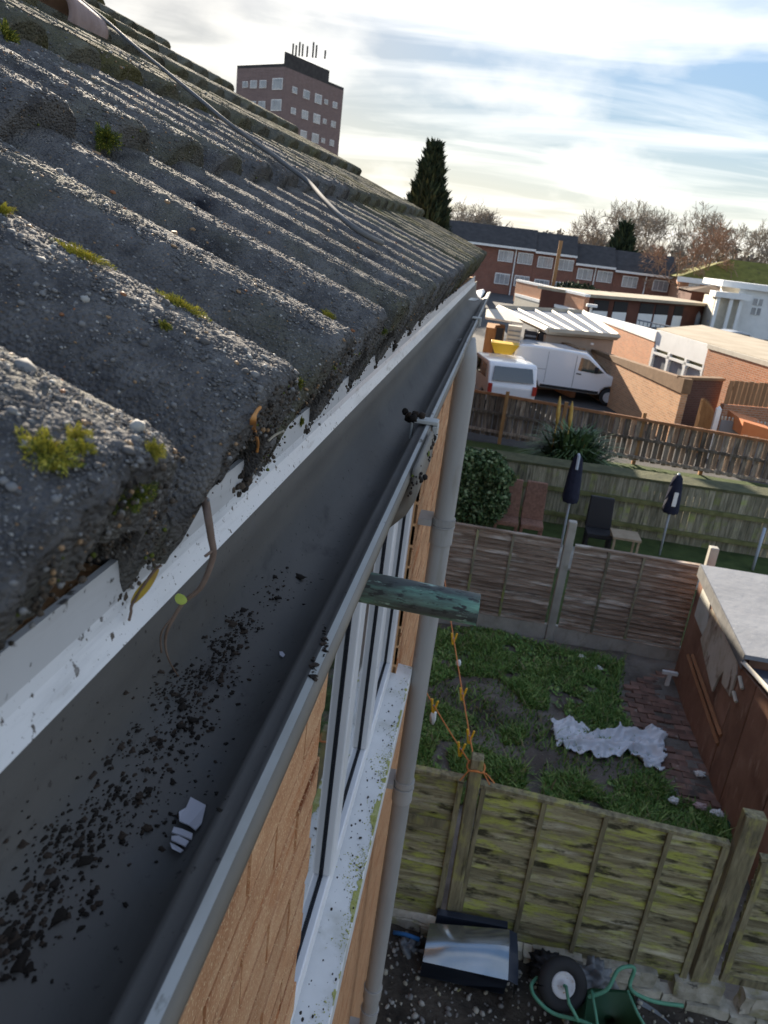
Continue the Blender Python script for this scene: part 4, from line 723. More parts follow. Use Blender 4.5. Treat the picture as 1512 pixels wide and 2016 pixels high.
for a, b_ in (((1444, 1362), (1449, 1382)), ((1456, 1332), (1461, 1356))): p, q = pX(*a, XS - .035), pX(*b_, XS - .035); mb = MB(); mb.tube([p, q], .02, 5); mb.build('hasp', m_cream, shed)
lean = thing('board_lean_to', 'dark brown boarded lean-to joined to the front of the shed', 'shed', (XS, 6.9, G0))
for i in range(4):
    y0 = 7.74 - i * .46; y1 = y0 - .455; z0 = -3.80 + .06 * i - .09; mb = MB(); mb.wall((XS + .01 * (i % 2) - .01, y0), (XS + .01 * (i % 2) - .01, y1), G0, z0, .03, z1b=z0 + .06); mb.build('panel', m_shed, lean)
mb = MB(); a, b_ = Vector((XS - .03, 7.70, -3.80)), Vector((XS + .05, 5.95, -3.57)); mb.tube([a, b_], .03, 4); mb.build('capping', m_cream, lean)
mb = MB(); mb.hexa([(XS + .03, 5.9, -3.66), (XS + 2.5, 5.9, -3.66), (XS + 2.5, 7.66, -3.86), (XS + .03, 7.66, -3.86), (XS + .03, 5.9, -3.63), (XS + 2.5, 5.9, -3.63), (XS + 2.5, 7.66, -3.83), (XS + .03, 7.66, -3.83)]); mb.build('roof', m_dtub, lean)
mb = MB(); mb.box(XS + .04, XS + 2.4, 5.92, 5.96, G0, -3.67); mb.build('front_panel', m_shed, lean)
# ------------------------------------------------------------ gardens beyond: close board fence, seats, parasols
def pale_fence(root, a, b, z0, z1, n, mat, gap=.012, t=.018, dz=.0, name='pale', skip=0, alt=0):
    a = Vector((*a, 0)); b = Vector((*b, 0)); d = (b - a) / n; nn = Vector((-d.y, d.x, 0)).normalized()
    for i in range(n):
        if random.random() < skip: continue
        p0 = a + d * i + d.normalized() * gap * .5; p1 = a + d * (i + 1) - d.normalized() * gap * .5; off = nn * (alt if i % 2 else 0); zz = z1 + dz * i / n + random.uniform(-.015, .012)
        mb = MB(); mb.wall(p0 + off, p1 + off, z0, zz, t); mb.build(name, mat, root)
Y2 = 15.8
f2 = thing('board_fence', 'grey green vertical board fence with mossy rails behind the parasols', 'fence', (4, Y2, G0))
pale_fence(f2, (-1, Y2), (7.6, Y2 - .1), G0 + .02, -4.17, 66, m_gywood, .006, .02, .12)
for z in (-4.62, -5.16): mb = MB(); mb.hexa([(-1, Y2 - .075, z), (7.6, Y2 - .175, z + .05), (7.6, Y2 - .105, z + .05), (-1, Y2 - .005, z), (-1, Y2 - .075, z + .085), (7.6, Y2 - .175, z + .135), (7.6, Y2 - .105, z + .135), (-1, Y2 - .005, z + .085)]); mb.build('rail', m_greenrail, f2)
mb = MB(); mb.hexa([(-1, Y2 - .02, -4.17), (7.6, Y2 - .12, -4.05), (7.6, Y2 + .40, -4.05), (-1, Y2 + .50, -4.17), (-1, Y2 - .02, -4.12), (7.6, Y2 - .12, -4.0), (7.6, Y2 + .4, -3.97), (-1, Y2 + .5, -4.09)]); mb.build('capping', mk('mossy_capping', [(.3, (.05, .055, .028)), (.7, (.12, .12, .06))], 4, rough=.95, bump=.02, bscale=20), f2)
mb = MB(); mb.hexa([(1.2, 13.2, G0), (7.6, 13.5, G0), (7.6, 14.6, G0), (1.2, 14.4, G0), (1.2, 13.2, G0 + .07), (7.6, 13.5, G0 + .07), (7.6, 14.6, G0 + .07), (1.2, 14.4, G0 + .07)]); o = mb.build('patio', m_slab, None); o['kind'] = 'structure'
def hi_seat(label, px, py, y, w, h, mat, depth=.45):
    b = pY(px, py, y); t = thing('garden_chair', label, 'chair', (b.x, y, G0), 0, 'high backed chairs by the board fence'); x0, x1 = b.x - w / 2, b.x + w / 2; zt = b.z
    mb = MB(); mb.hexa([(x0, y + .05, G0 + .40), (x1, y + .05, G0 + .40), (x1, y + .16, G0 + .40), (x0, y + .16, G0 + .40), (x0 + .02, y + .18, zt), (x1 - .02, y + .18, zt), (x1 - .02, y + .26, zt), (x0 + .02, y + .26, zt)]); mb.build('backrest', mat, t, bevel=.02)
    mb = MB(); mb.box(x0, x1, y - depth + .1, y + .048, G0 + .32, G0 + .42); mb.build('seat', mat, t, bevel=.02)
    for sx in (x0 + .005, x1 - .055):
        for yy in (y - depth + .12, y - .02): mb = MB(); mb.box(sx, sx + .05, yy, yy + .05, G0 + .05, G0 + .318); mb.build('leg', mat, t)
hi_seat('left reddish brown high backed garden chair beside the ivy', 1010, 948, 14.6, .46, 1, m_rattan); hi_seat('right reddish brown high backed garden chair next to its twin', 1060, 955, 14.6, .44, 1, m_rattan); hi_seat('black high backed garden chair between the two parasols', 1190, 985, 14.7, .50, 1, m_black)
tb = thing('low_table', 'low pale slatted wooden table right of the black chair', 'table', tuple(pY(1232, 1075, 14.2)))
b = pY(1232, 1052, 14.2); m_tb = mk('pale_wood', [(.3, (.26, .20, .13)), (.7, (.36, .29, .20))], 6, rough=.85)
mb = MB(); mb.box(b.x - .26, b.x + .26, 13.95, 14.45, b.z - .04, b.z); mb.build('table_top', m_tb, tb)
for sx in (-.24, .20):
    for yy in (13.97, 14.38): mb = MB(); mb.box(b.x + sx, b.x + sx + .04, yy, yy + .04, G0 + .06, b.z - .041); mb.build('leg', m_tb, tb)
for lab, (tx, ty), (bx, by), y, tipw in (('closed navy parasol on a pale pole behind the first concrete post', (1140, 893), (1108, 1040), 14.3, 1), ('closed navy parasol with white lettering strip on a pale blue pole', (1337, 932), (1303, 1088), 14.9, 0)):
    tp = pY(tx, ty, y); bs = pY(bx, by, y); bs.z = G0; bs.x = tp.x + .02; t = thing('parasol', lab, 'parasol', tuple(bs))
    mb = MB(); mb.tube([bs, tp], .024, 8); mb.build('pole', m_polegrey, t, True)
    H_ = (.95 if tipw else .80); vs = []; mb = MB(); K = 16
    for j, (f, r_) in enumerate(((.03, .035), (.12, .075), (.35, .105), (.7, .135), (.92, .16), (1.0, .13))):
        for k in range(K): a = 2 * math.pi * k / K; rr = r_ * (1 + .28 * math.cos(a * 8 + j * .4)); vs.append((tp.x + (bs.x - tp.x) * f * .6 + rr * math.cos(a), y + rr * math.sin(a), tp.z - H_ * f))
    mb.add(vs, [(j * K + k, j * K + (k + 1) % K, (j + 1) * K + (k + 1) % K, (j + 1) * K + k)[::-1] for j in range(5) for k in range(K)]); mb.build('canopy', m_navy, t, True)
    if tipw: mb = MB(); mb.tube([tp + Vector((0, -.08, -.02)), tp + Vector((0, -.12, -.28))], .03, 6); mb.build('strap', m_polegrey, t)
    else: mb = MB(); mb.box(tp.x - .03, tp.x + .045, y - .17, y - .155, tp.z - .62, tp.z - .34); mb.build('label_strip', m_white, t)
mb = MB(); b = pY(1506, 1040, 14.9); mb.tube([(b.x, 14.9, G0), (b.x, 14.9, b.z)], .03, 8); tag(mb.build('pole', m_polegrey, None, True, origin=(b.x, 14.9, G0)), 'pale blue bare pole at the right edge before the board fence', 'pole')
def leafcloud(name, mats, boxes, n, size, parent, wts, flat=.4):
    V, F, mi = [], [], []
    P = []
    for (c, r, share) in boxes:
        k = int(n * share); q = rng.normal(size=(k, 3)); q /= np.linalg.norm(q, axis=1)[:, None]; q *= (rng.uniform(.45, 1.05, k) ** .6)[:, None]; P.append(np.array(c) + q * np.array(r))
    P = np.vstack(P); n = len(P); fr_ = rand_frames(n); s = size * rng.uniform(.6, 1.4, n)
    tv = np.array([(-.5, 0, 0), (0, -.35, 0), (.6, 0, .05), (0, .35, 0)]); V = np.einsum('njk,vk->nvj', fr_, tv) * s[:, None, None] + P[:, None]; off = np.array(WL.get(parent, Vector((0, 0, 0))) if parent is not None else (0, 0, 0))
    F = np.arange(n * 4).reshape(n, 4); o = bpy.data.objects.new(name, np_mesh(name, (V - off).reshape(-1, 3), F, mats, rng.choice(len(mats), n, p=wts))); return fin(o, parent)
b = pY(935, 950, 14.4); iv = thing('ivy_bush', 'dense ivy bush with pale top growing beside the downpipe', 'bush', (b.x, 14.4, G0))
leafcloud('foliage', m_leaf, [((b.x - .1, 14.5, G0 + .6), (.60, .5, .65), .30), ((b.x - .25, 14.45, G0 + 1.35), (.40, .4, .34), .18), ((b.x + .18, 14.5, G0 + 1.42), (.38, .4, .26), .16), ((b.x + .42, 14.5, G0 + 1.22), (.34, .4, .22), .10), ((b.x + .40, 14.4, G0 + .75), (.32, .35, .45), .12), ((b.x - .40, 14.4, G0 + .8), (.34, .35, .55), .14)], 15000, .075, iv, [.36, .36, .28]); mb = MB(); mb.tube([(b.x, 14.5, G0), (b.x + .05, 14.5, G0 + 1.2)], .06, 7); mb.build('trunk', m_bark, iv)
Y3 = 22.6
f3 = thing('pale_fence', 'tall dark fence of gapped boards with three rails in front of the vans', 'fence', (3, Y3, G0))
zt3 = pY(930, 762, Y3).z; zt3b = pY(1512, 862, 21.6).z
pale_fence(f3, (-2.2, Y3), (9.2, 21.5), G0 + .15, zt3 - .03, 78, m_dkwood, .018, .02, zt3b - zt3 - .05, 'pale', 0, .07)
for f, z in enumerate((-.075, -.62, -1.15)):
    mb = MB(); mb.hexa([(-2.2, Y3 - .08, zt3 + z), (9.2, 21.42, zt3b + z - .08), (9.2, 21.49, zt3b + z - .08), (-2.2, Y3 - .01, zt3 + z), (-2.2, Y3 - .08, zt3 + z + .075), (9.2, 21.42, zt3b + z), (9.2, 21.49, zt3b + z), (-2.2, Y3 - .01, zt3 + z + .075)]); mb.build('rail', m_dkwood if f else m_batten, f3)
for px, py in ((1268, 810), (1397, 845), (1115, 790), (1000, 770)):
    p = pY(px, py, 22.2); mb = MB(); mb.box(p.x - .05, p.x + .05, 22.2 - .13 - .02 * p.x, 22.2 - .03 - .02 * p.x, G0, p.z); mb.build('post', m_orwood, f3)
# red hot poker clump
b = pY(1130, 870, 18.5); pk = thing('poker_plant', 'spiky green clump with tall yellow flower spikes before the dark fence', 'plant', (b.x, 18.5, G0 + .45))
V, F, mi = [], [], []
for i in range(900):
    a = random.uniform(0, 6.28); l = random.uniform(.9, 1.75); e = random.uniform(.25, 1.3); p = Vector((b.x + random.uniform(-.25, .25), 18.5 + random.uniform(-.25, .25), G0 + .55)); d = Vector((math.cos(a) * math.cos(e), math.sin(a) * math.cos(e), math.sin(e))); s_ = Vector((-math.sin(a), math.cos(a), 0)) * .026; pm_ = p + d * l * .6; pe = p + d * l - Vector((0, 0, l * .28)); k = len(V)
    V += [p - s_, p + s_, pm_ + s_, pm_ - s_, pe]; F += [(k, k + 1, k + 2), (k, k + 2, k + 3), (k + 3, k + 2, k + 4)]; mi += [random.randint(0, 1)] * 3
o = bpy.data.objects.new('leaves', np_mesh('leaves', np.array([tuple(v) for v in V]) - np.array(WL[pk]), np.array(F), m_leaf, mi)); fin(o, pk)
m_spike = mk('spike_yellow', [(.3, (.42, .24, .05)), (.7, (.56, .40, .12))], 12, rough=.8)
for (tx, ty), (bx, by) in (((1103, 780), (1096, 835)), ((1127, 790), (1121, 840)), ((1150, 858), (1146, 895))):
    p, q = pY(tx, ty, 18.3), pY(bx, by, 18.3); mb = MB(); mb.tube([q + Vector((0, 0, -.7)), q], .012, 5); mb.tube([q, q.lerp(p, .35), q.lerp(p, .75), p], [.03, .05, .04, .01], 8); mb.build('flower_spike', m_spike, pk, True)
# ------------------------------------------------------------ unseen rest of our terrace, set back and sized to shade the gardens
nb = thing('unseen_terrace', 'unseen lower brick terrace behind the near roof, added to shade the gardens', 'house', (-1.2, 16, G0))
mb = MB(); mb.box(-8.5, -1.7, 4.6, 30.4, G0, -.03); mb.build('wall', b_or, nb)
mb = MB(); mb.add([(-1.5, 4.5, .0), (-1.5, 30.5, .0), (-5.1, 30.5, 1.3), (-5.1, 4.5, 1.3), (-8.7, 30.5, .0), (-8.7, 4.5, .0)], [(0, 1, 2, 3), (3, 2, 4, 5), (0, 3, 5), (1, 4, 2)]); mb.build('roof', m_tilefar, nb)
# ------------------------------------------------------------ vehicles
def wheel(root, x, y, z, R=.33, w=.20):
    mb = MB(); 
    for (yy, r_) in ((y - w / 2, R * .93), (y - w / 2 + .03, R), (y + w / 2 - .03, R), (y + w / 2, R * .93)):
        for k in range(20): a = 2 * math.pi * k / 20; mb.v.append(Vector((x + r_ * math.cos(a), yy, z + r_ * math.sin(a))))
    for i in range(3):
        for k in range(20): mb.f.append((i * 20 + k, i * 20 + (k + 1) % 20, (i + 1) * 20 + (k + 1) % 20, (i + 1) * 20 + k)[::-1]); mb.mi.append(0)
    mb.f.append(tuple(range(20))); mb.f.append(tuple(60 + k for k in range(20))[::-1]); mb.mi += [0, 0]
    o = mb.build('wheel', m_tyre, root, True, local=True)
    for s_ in (-1, 1): mb = MB(); mb.tube([(x, y + s_ * (w / 2 - .02), z), (x, y + s_ * (w / 2 + .006), z)], R * .6, 14); mb.build('rim', m_hub, o, local=True)
def side_prism(root, name, poly, y0, y1, mat, bevel=0, seg=3): mb = MB(); mb.prism(poly, lambda a, b, d: (a, d, b), y0, y1); return mb.build(name, mat, root, local=True, bevel=bevel, seg=seg)
vx0 = pY(1002, 740, 31).x
van = thing('panel_van', 'white panel van parked facing right behind the dark fence', 'van', (vx0, 31.9, G0))
van.scale = (1.07, 1.0, 1.04)
body = [(.03, .42), (0.0, 1.0), (.10, 1.72), (.22, 1.84), (.6, 1.88), (1.8, 1.88), (2.62, 1.83), (2.80, 1.74), (3.45, 1.20), (3.62, 1.13), (4.20, 1.00), (4.36, .88), (4.44, .62), (4.42, .40), (4.05, .36), (3.98, .55), (3.86, .67), (3.68, .72), (3.50, .67), (3.38, .55), (3.32, .36), (1.10, .36), (1.04, .55), (.92, .67), (.74, .72), (.56, .67), (.44, .55), (.38, .40)]
side_prism(van, 'body', body, -.90, .90, m_carw, .10, 4)
side_prism(van, 'front_bumper', [(4.06, .30), (4.05, .55), (4.22, .66), (4.47, .64), (4.50, .45), (4.45, .28)], -.88, .88, m_black, .04)
for s_ in (-1, 1):
    y0, y1 = (-.909, -.898) if s_ < 0 else (.898, .909)
    side_prism(van, 'side_window', [(2.42, 1.18), (2.46, 1.66), (2.74, 1.62), (3.36, 1.20), (3.10, 1.14)], y0, y1, m_carglass)
    side_prism(van, 'side_trim', [(1.16, .40), (1.16, .50), (3.28, .50), (3.28, .40)], y0 * 1.008, y1 * 1.008, m_black)
    side_prism(van, 'sliding_door_line', [(1.28, .56), (1.28, 1.72), (1.292, 1.72), (1.292, .56)], y0, y1, m_gplas); side_prism(van, 'door_rail', [(.30, 1.05), (.30, 1.065), (1.27, 1.065), (1.27, 1.05)], y0, y1, m_gplas); side_prism(van, 'side_light', [(-.012, .95), (-.012, 1.30), (.07, 1.30), (.07, .95)], y0 * .995, y1 * .995, MATS['tail_red'] if 'tail_red' in MATS else mk('tail_red', (.35, .03, .02), 4, rough=.3))
    d_ = side_prism(van, 'door_line', [(2.30, .52), (2.30, 1.70), (2.318, 1.70), (2.318, .52)], y0, y1, m_gplas); side_prism(van, 'door_handle', [(2.38, 1.04), (2.38, 1.08), (2.56, 1.07), (2.56, 1.03)], y0 * 1.014, y1 * 1.014, m_black)
    side_prism(van, 'headlight', [(4.06, .86), (4.10, .99), (4.26, .93), (4.40, .80), (4.30, .78)], y0 * .985 if s_ < 0 else y0 * .9, y1 * .985, m_glaze)
    mb = MB(); mb.box(3.02, 3.14, s_ * .90 if s_ > 0 else -1.06, s_ * 1.06 if s_ > 0 else -.90, 1.18, 1.38); mb.build('mirror', m_black, van, local=True, bevel=.03)
    for wx in (.74, 3.68): wheel(van, wx, s_ * .80, .33)
mb = MB(); mb.hexa([(2.86, -.74, 1.735), (3.52, -.78, 1.195), (3.52, .78, 1.195), (2.86, .74, 1.735), (2.88, -.74, 1.755), (3.54, -.78, 1.215), (3.54, .78, 1.215), (2.88, .74, 1.755)]); mb.build('windscreen', m_carglass, van, local=True)
cb_ = pY(985, 745, 27.2)
suv = thing('estate_car', 'white boxy estate car with blue tinted rear window left of the van', 'car', (pY(1008, 748, 27).x - .45, 28.6, G0), R_(104))
cbody = [(-2.0, .40), (-2.05, .95), (-1.95, 1.10), (-1.75, 1.62), (-1.60, 1.70), (.35, 1.70), (.55, 1.64), (1.05, 1.08), (1.95, .96), (2.08, .80), (2.10, .40), (1.62, .36), (1.52, .60), (1.28, .70), (1.04, .60), (.94, .36), (-.94, .36), (-1.04, .60), (-1.28, .70), (-1.52, .60), (-1.62, .36)]
side_prism(suv, 'body', cbody, -.86, .86, m_carw, .07, 3)
for s_ in (-1, 1):
    y0, y1 = (-.870, -.858) if s_ < 0 else (.858, .870)
    for q in ([(-1.55, 1.12), (-1.50, 1.56), (-.80, 1.58), (-.80, 1.12)], [(-.70, 1.12), (-.70, 1.58), (-.12, 1.58), (-.12, 1.12)], [(-.02, 1.12), (-.02, 1.58), (.42, 1.56), (.86, 1.12)]): side_prism(suv, 'side_window', q, y0, y1, m_carglass)
    for wx in (-1.28, 1.28): wheel(suv, wx, s_ * .76, .33)
mb = MB(); mb.hexa([(-2.0, -.72, 1.12), (-1.99, .72, 1.12), (-1.80, .66, 1.58), (-1.80, -.66, 1.58), (-2.03, -.72, 1.12), (-2.03, .72, 1.12), (-1.835, .66, 1.58), (-1.835, -.66, 1.58)]); mb.build('rear_window', m_carglass, suv, local=True)
for s_ in (-1, 1): mb = MB(); mb.box(-2.09, -2.02, s_ * .78 - .07, s_ * .78 + .07, .72, 1.02); mb.build('tail_light', mk('tail_red', (.35, .03, .02), 4, rough=.3), suv, local=True)
mb = MB(); mb.box(-2.12, -2.0, -.82, .82, .42, .60); mb.build('rear_bumper', m_black, suv, local=True, bevel=.03)
# ------------------------------------------------------------ brick yards behind the vans
def wall_run(name, label, a, b, zt, zb, t, mat, cope=None, cat='wall', ch=.09, zt2=None):
    r = thing(name, label, cat, ((a[0] + b[0]) / 2, (a[1] + b[1]) / 2, G0)); mb = MB(); mb.wall(a, b, zb, zt, t, z1b=zt2); mb.build('brickwork', mat, r)
    if cope:
        d = (Vector((*b, 0)) - Vector((*a, 0))).normalized(); n_ = Vector((-d.y, d.x, 0)); a2 = Vector((*a, 0)) - d * .04 - n_ * .04; b2 = Vector((*b, 0)) + d * .04 - n_ * .04
        mb = MB(); mb.wall(a2, b2, zt + .002, zt + ch, t + .08, z1b=None if zt2 is None else zt2 + ch); mb.build('coping', cope, r)
    return r
m_cope = mk('brown_coping', [(.3, (.16, .095, .05)), (.7, (.24, .15, .085))], 3, rough=.9)
A = pY(1163, 686, 34.0); B = pY(1349, 745, 25.4); bw = wall_run('brick_wall', 'tall tan brick wall with a shadow across it, right of the van', (A.x, A.y), (B.x, B.y), A.z - .1, G0, .22, b_tan, m_cope, zt2=B.z - .1)
p = pY(1150, 676, 34.1); mb = MB(); mb.box(p.x - .28, p.x + .28, p.y - .28, p.y + .28, G0, p.z); pr = thing('gate_pier', 'white rendered pier at the end of the tan brick wall', 'pier', (p.x, p.y, G0)); mb.build('shaft', m_white, pr); mb = MB(); mb.box(p.x - .36, p.x + .36, p.y - .36, p.y + .36, p.z + .002, p.z + .1); mb.build('cap', m_white, pr, bevel=.02)
C = pY(1434, 749, 26.2); wall_run('brick_wall', 'dark shaded brick wall turning the corner beside the arched gate', (B.x + .03, B.y + .24), (C.x, C.y + .5), C.z - .1, G0, .22, brickmat('brick_shaded', (.10, .045, .034), (.14, .062, .045), (.12, .08, .06)), m_cope)  # shade on the wall's return is put into its darker brick colours
D = pZ(1520, 749, -3.32); sf = thing('slatted_fence', 'brown vertical slat fence standing on the low orange wall at right', 'fence', (C.x + 1, C.y, -4.2)); zl = pY(1426, 795, C.y).z
pale_fence(sf, (C.x + .05, C.y), (C.x + 4.4, C.y + 1.4), zl, C.z + .02, 26, mk('brown_slat', [(.3, (.24, .12, .055)), (.7, (.36, .20, .10))], 3, stretch=(4, 4, .4), rough=.8, rnd=.15), .02, .03, 0, 'slat')
wall_run('low_wall', 'low orange brick wall under the brown slat fence', (C.x + .05, C.y - .06), (C.x + 4.4, C.y + 1.34), zl - .01, G0, .2, b_or)
GY = 24.4
g = thing('metal_railing', 'pale spear topped railing on a grey panel at the right edge', 'railing', (pY(1420, 815, GY).x + .8, GY, G0)); a, b_ = pY(1423, 818, GY), pY(1530, 826, GY)
mb = MB(); mb.box(a.x, b_.x, GY, GY + .04, G0, a.z - .13); mb.build('panel', m_grey, g)
for i in range(16):
    x = a.x + (b_.x - a.x) * i / 15; mb = MB(); mb.tube([(x, GY, a.z - .13), (x, GY, a.z - .05), (x, GY, a.z)], [.02, .032, .004], 6); mb.build('finial', m_cream, g)
p = pY(1417, 802, GY); mb = MB(); mb.box(p.x - .09, p.x + .05, GY - .1, GY + .04, G0, p.z - .03); mb.tube([(p.x - .02, GY - .03, p.z - .03), (p.x - .02, GY - .03, p.z + .05)], [.07, .01], 6); tag(mb.build('gate_post', m_white, None, origin=(p.x, GY, G0)), 'white gate post between the arched gate and the railing', 'post')
ag = thing('arched_gate', 'brown metal bar gate with an arched spiked top', 'gate', (pY(1400, 820, GY).x, GY, G0)); xa, xb = pY(1378, 800, GY).x, p.x - .12; pts_ = []
for i in range(13):
    t = i / 12; x = xa + (xb - xa) * t; zt = pY(1385, 783, GY).z - .42 * (abs(t - .12) ** 1.6); pts_.append((x, GY, zt - .1)); mb = MB(); mb.tube([(x, GY, G0 + .1), (x, GY, zt - .06), (x, GY, zt)], [.018, .018, .003], 5); mb.build('bar', m_orwood, ag)
mb = MB(); mb.tube(pts_, .022, 5); mb.tube([(xa, GY, G0 + .3), (xb, GY, G0 + .3)], .022, 5); mb.build('frame', m_orwood, ag)
q = [pY(*s_, 23.6) for s_ in ((1462, 828), (1520, 846), (1520, 875), (1456, 856))]; mb = MB(); mb.prism([(v.x, v.z) for v in q], lambda a, b, d: (a, d, b), 23.5, 25.2); tag(mb.build('orange_wall_piece', mk('sunlit_orange_brick', [(.3, (.52, .17, .06)), (.7, (.60, .22, .08))], 2, rough=.8), None, origin=(q[0].x, 23.6, G0)), 'bright orange sloping piece of sunlit wall behind the fence at the right edge', 'panel')  # sunlit brick wall piece; its brightness is put into a plain orange
# left low wall, lean-to with glazed roof, clutter
A = pZ(1078, 668, -3.5); B2 = pZ(1140, 692, -3.5); wall_run('brick_wall', 'low orange brick wall directly behind the white van', (A.x - .6, A.y + .6), (B2.x, B2.y), -3.45, G0, .22, b_or, m_cope)
lt = thing('glazed_lean_to', 'lean-to with blue grey glazed roof sheets and cream bars', 'outbuilding', (2.5, 36, G0))
q = [pZ(981, 607, -2.75), pZ(1147, 616, -2.75), pZ(1216, 664, -2.95), pZ(1078, 652, -2.95)]
mb = MB(); mb.hexa([q[0] - Vector((0, 0, .05)), q[3] - Vector((0, 0, .05)), q[2] - Vector((0, 0, .05)), q[1] - Vector((0, 0, .05)), q[0], q[3], q[2], q[1]]); mb.build('glazing', m_glaze, lt)
for t in (0.0, .2, .4, .6, .8, 1.0): a, b_ = q[0].lerp(q[1], t), q[3].lerp(q[2], t); mb = MB(); mb.tube([a + Vector((0, 0, .03)), b_ + Vector((0, 0, .03))], .07 if 0 < t < 1 else .14, 4); mb.build('glazing_bar', m_cream, lt)
mb = MB(); mb.tube([q[3] + Vector((0, 0, .0)), q[2]], .13, 4); mb.build('gutter', m_flat, lt); mb = MB(); mb.tube([q[0], q[1]], .16, 4); mb.build('ridge_board', m_flat, lt)
mb = MB(); mb.wall((q[3].x, q[3].y + .2), (q[2].x - .1, q[2].y + .2), G0, -3.12, .2); mb.wall((q[2].x - .1, q[2].y + .2), (q[1].x - .1, q[1].y), G0, -3.1, .2); mb.build('wall', mk('dull_render', [(.3, (.30, .22, .16)), (.7, (.38, .29, .22))], 1, rough=.9), lt)
a, b_ = pY(1150, 614, 48), pY(1294, 652, 36.5); wall_run('garage_wall', 'sunlit orange brick wall with white coping left of the white building', (a.x, a.y), (b_.x, b_.y), a.z - .16, G0, .25, b_or, m_white, ch=.16, zt2=b_.z - .16)
a2, b2 = b_, pY(1397, 675, 32.2); ZB = (a2.z + b2.z) / 2 + 2.80; wh = thing('white_building', 'flat roofed white building with three arched openings', 'building', (a2.x, a2.y, G0)); e = (b2 - a2).normalized(); e.z = 0; nrm_ = Vector((-e.y, e.x, 0)); Lw = (b2 - a2).length
mb = MB(); mb.wall((a2.x + .03, a2.y), (b2.x, b2.y), ZB - 3.60, ZB - 2.80, .3); 
for f in (0, .335, .67, 1): p = a2 + e * (Lw * f); mb.wall((p - e * .10), (p + e * .10), G0, ZB - 3.602, .28)
mb.wall(a2 + e * .1, b2 - e * .1, ZB - 3.84, ZB - 3.74, .26); mb.build('wall', m_white, wh)
for i in range(3):
    p0, p1 = a2 + e * (Lw * (.335 * i) + .1), a2 + e * (Lw * (.335 * (i + 1) - (.005 if i == 2 else 0)) - .1); mb = MB(); mb.wall(p0 + nrm_ * .12, p1 + nrm_ * .12, G0, ZB - 3.84, .03); mb.build('pane', m_farglass, wh); mb = MB(); mb.wall(p0 + nrm_ * .14, p1 + nrm_ * .14, ZB - 3.74, ZB - 3.605, .03); mb.build('transom_light', mk('transom_dark', (.12, .115, .05), 2, rough=.3), wh)
    w_ = (p1 - p0).length; r_ = .28; mb = MB()
    for sgn, pc in ((1, p0), (-1, p1)):
        poly = [(0, 0), (r_, 0)] + [(r_ - r_ * math.sin(t), -r_ + r_ * math.cos(t)) for t in np.linspace(0, math.pi / 2, 6)][1:]
        mb.prism(poly, lambda u, v, d, pc=pc, sgn=sgn: pc + e * (sgn * u) + nrm_ * d + Vector((0, 0, ZB - 3.84 - pc.z + v)), .02, .10)
    mb.build('arch_corner', m_white, wh)
c2 = b2 + e * 5.5; mb = MB(); mb.hexa([(a2.x, a2.y + .3, ZB - 2.84), (c2.x, c2.y + .3, ZB - 2.84), (c2.x + 3.5, c2.y + 7, ZB - 2.84), (a2.x + 3.5, a2.y + 7, ZB - 2.84), (a2.x, a2.y + .3, ZB - 2.77), (c2.x, c2.y + .3, ZB - 2.77), (c2.x + 3.5, c2.y + 7, ZB - 2.77), (a2.x + 3.5, a2.y + 7, ZB - 2.77)]); mb.build('roof', m_flat, wh)
wall_run('garage_wall', 'sunlit orange brick wall with cream coping at the right edge', (b2.x, b2.y), (c2.x, c2.y), ZB - 2.95, G0, .3, b_or, m_cream, ch=.16)
# clutter on the left
sh = thing('wood_shack', 'ramshackle wooden shack with pale sunlit sheet roof beside the downpipe', 'shack', (pY(975, 650, 33).x, 33, G0)); a, b_, c_, d_ = pY(957, 612, 36), pY(1000, 612, 37), pY(1030, 640, 33), pY(955, 628, 33)
mb = MB(); up8 = Vector((0, 0, .08)); mb.hexa([d_, c_, b_, a, d_ + up8, c_ + up8, b_ + up8, a + up8]); mb.build('roof', m_cream, sh); mb = MB(); mb.box(d_.x + .1, c_.x - .7, 33.3, 35.5, G0, d_.z - .35); mb.build('wall', m_orwood, sh)
mb = MB(); mb.box(c_.x - 1.05, c_.x - .75, 33.2, 33.28, G0 + .4, d_.z - .3); mb.build('doorway', m_black, sh)
p = pY(1011, 665, 31.8); rk = thing('white_rack', 'pale slatted crate standing beside the black tanks', 'crate', (p.x, 31.8, G0)); mb = MB(); mb.box(p.x - .27, p.x + .27, 31.8, 32.3, p.z - .9, p.z + .45); mb.build('shell', m_cream, rk)
for i in range(6): mb = MB(); mb.box(p.x - .24, p.x + .24, 31.775, 31.798, p.z - .62 + i * .17, p.z - .56 + i * .17); mb.build('slot', m_gplas, rk)
for lab, px, py, w_ in (('black slatted tank crate left of its darker twin behind the van', 1043, 672, .50), ('black tank crate with a grey label panel behind the van', 1070, 676, .52)):
    p = pY(px, py, 33.0); t = thing('tank_crate', lab, 'crate', (p.x, 33, G0), 0, 'black tank crates'); mb = MB(); mb.box(p.x - w_ / 2, p.x + w_ / 2, 33, 33.9, G0, p.z + .42); mb.build('shell', m_black, t, bevel=.04)
    if 'grey label' in lab: mb = MB(); mb.box(p.x - .20, p.x + .22, 32.96, 32.998, p.z - .38, p.z + .05); mb.build('label_panel', m_gplas, t)
    else:
        for i in range(5): mb = MB(); mb.box(p.x - .22, p.x + .22, 32.97, 32.998, p.z - .5 + i * .17, p.z - .43 + i * .17); mb.build('slat', m_gplas, t)
p = pY(993, 685, 30.5); yb = thing('yellow_barrow', 'yellow builder barrow left of the van', 'barrow', (p.x, 30.5, G0)); mb = MB(); x, z = p.x, p.z
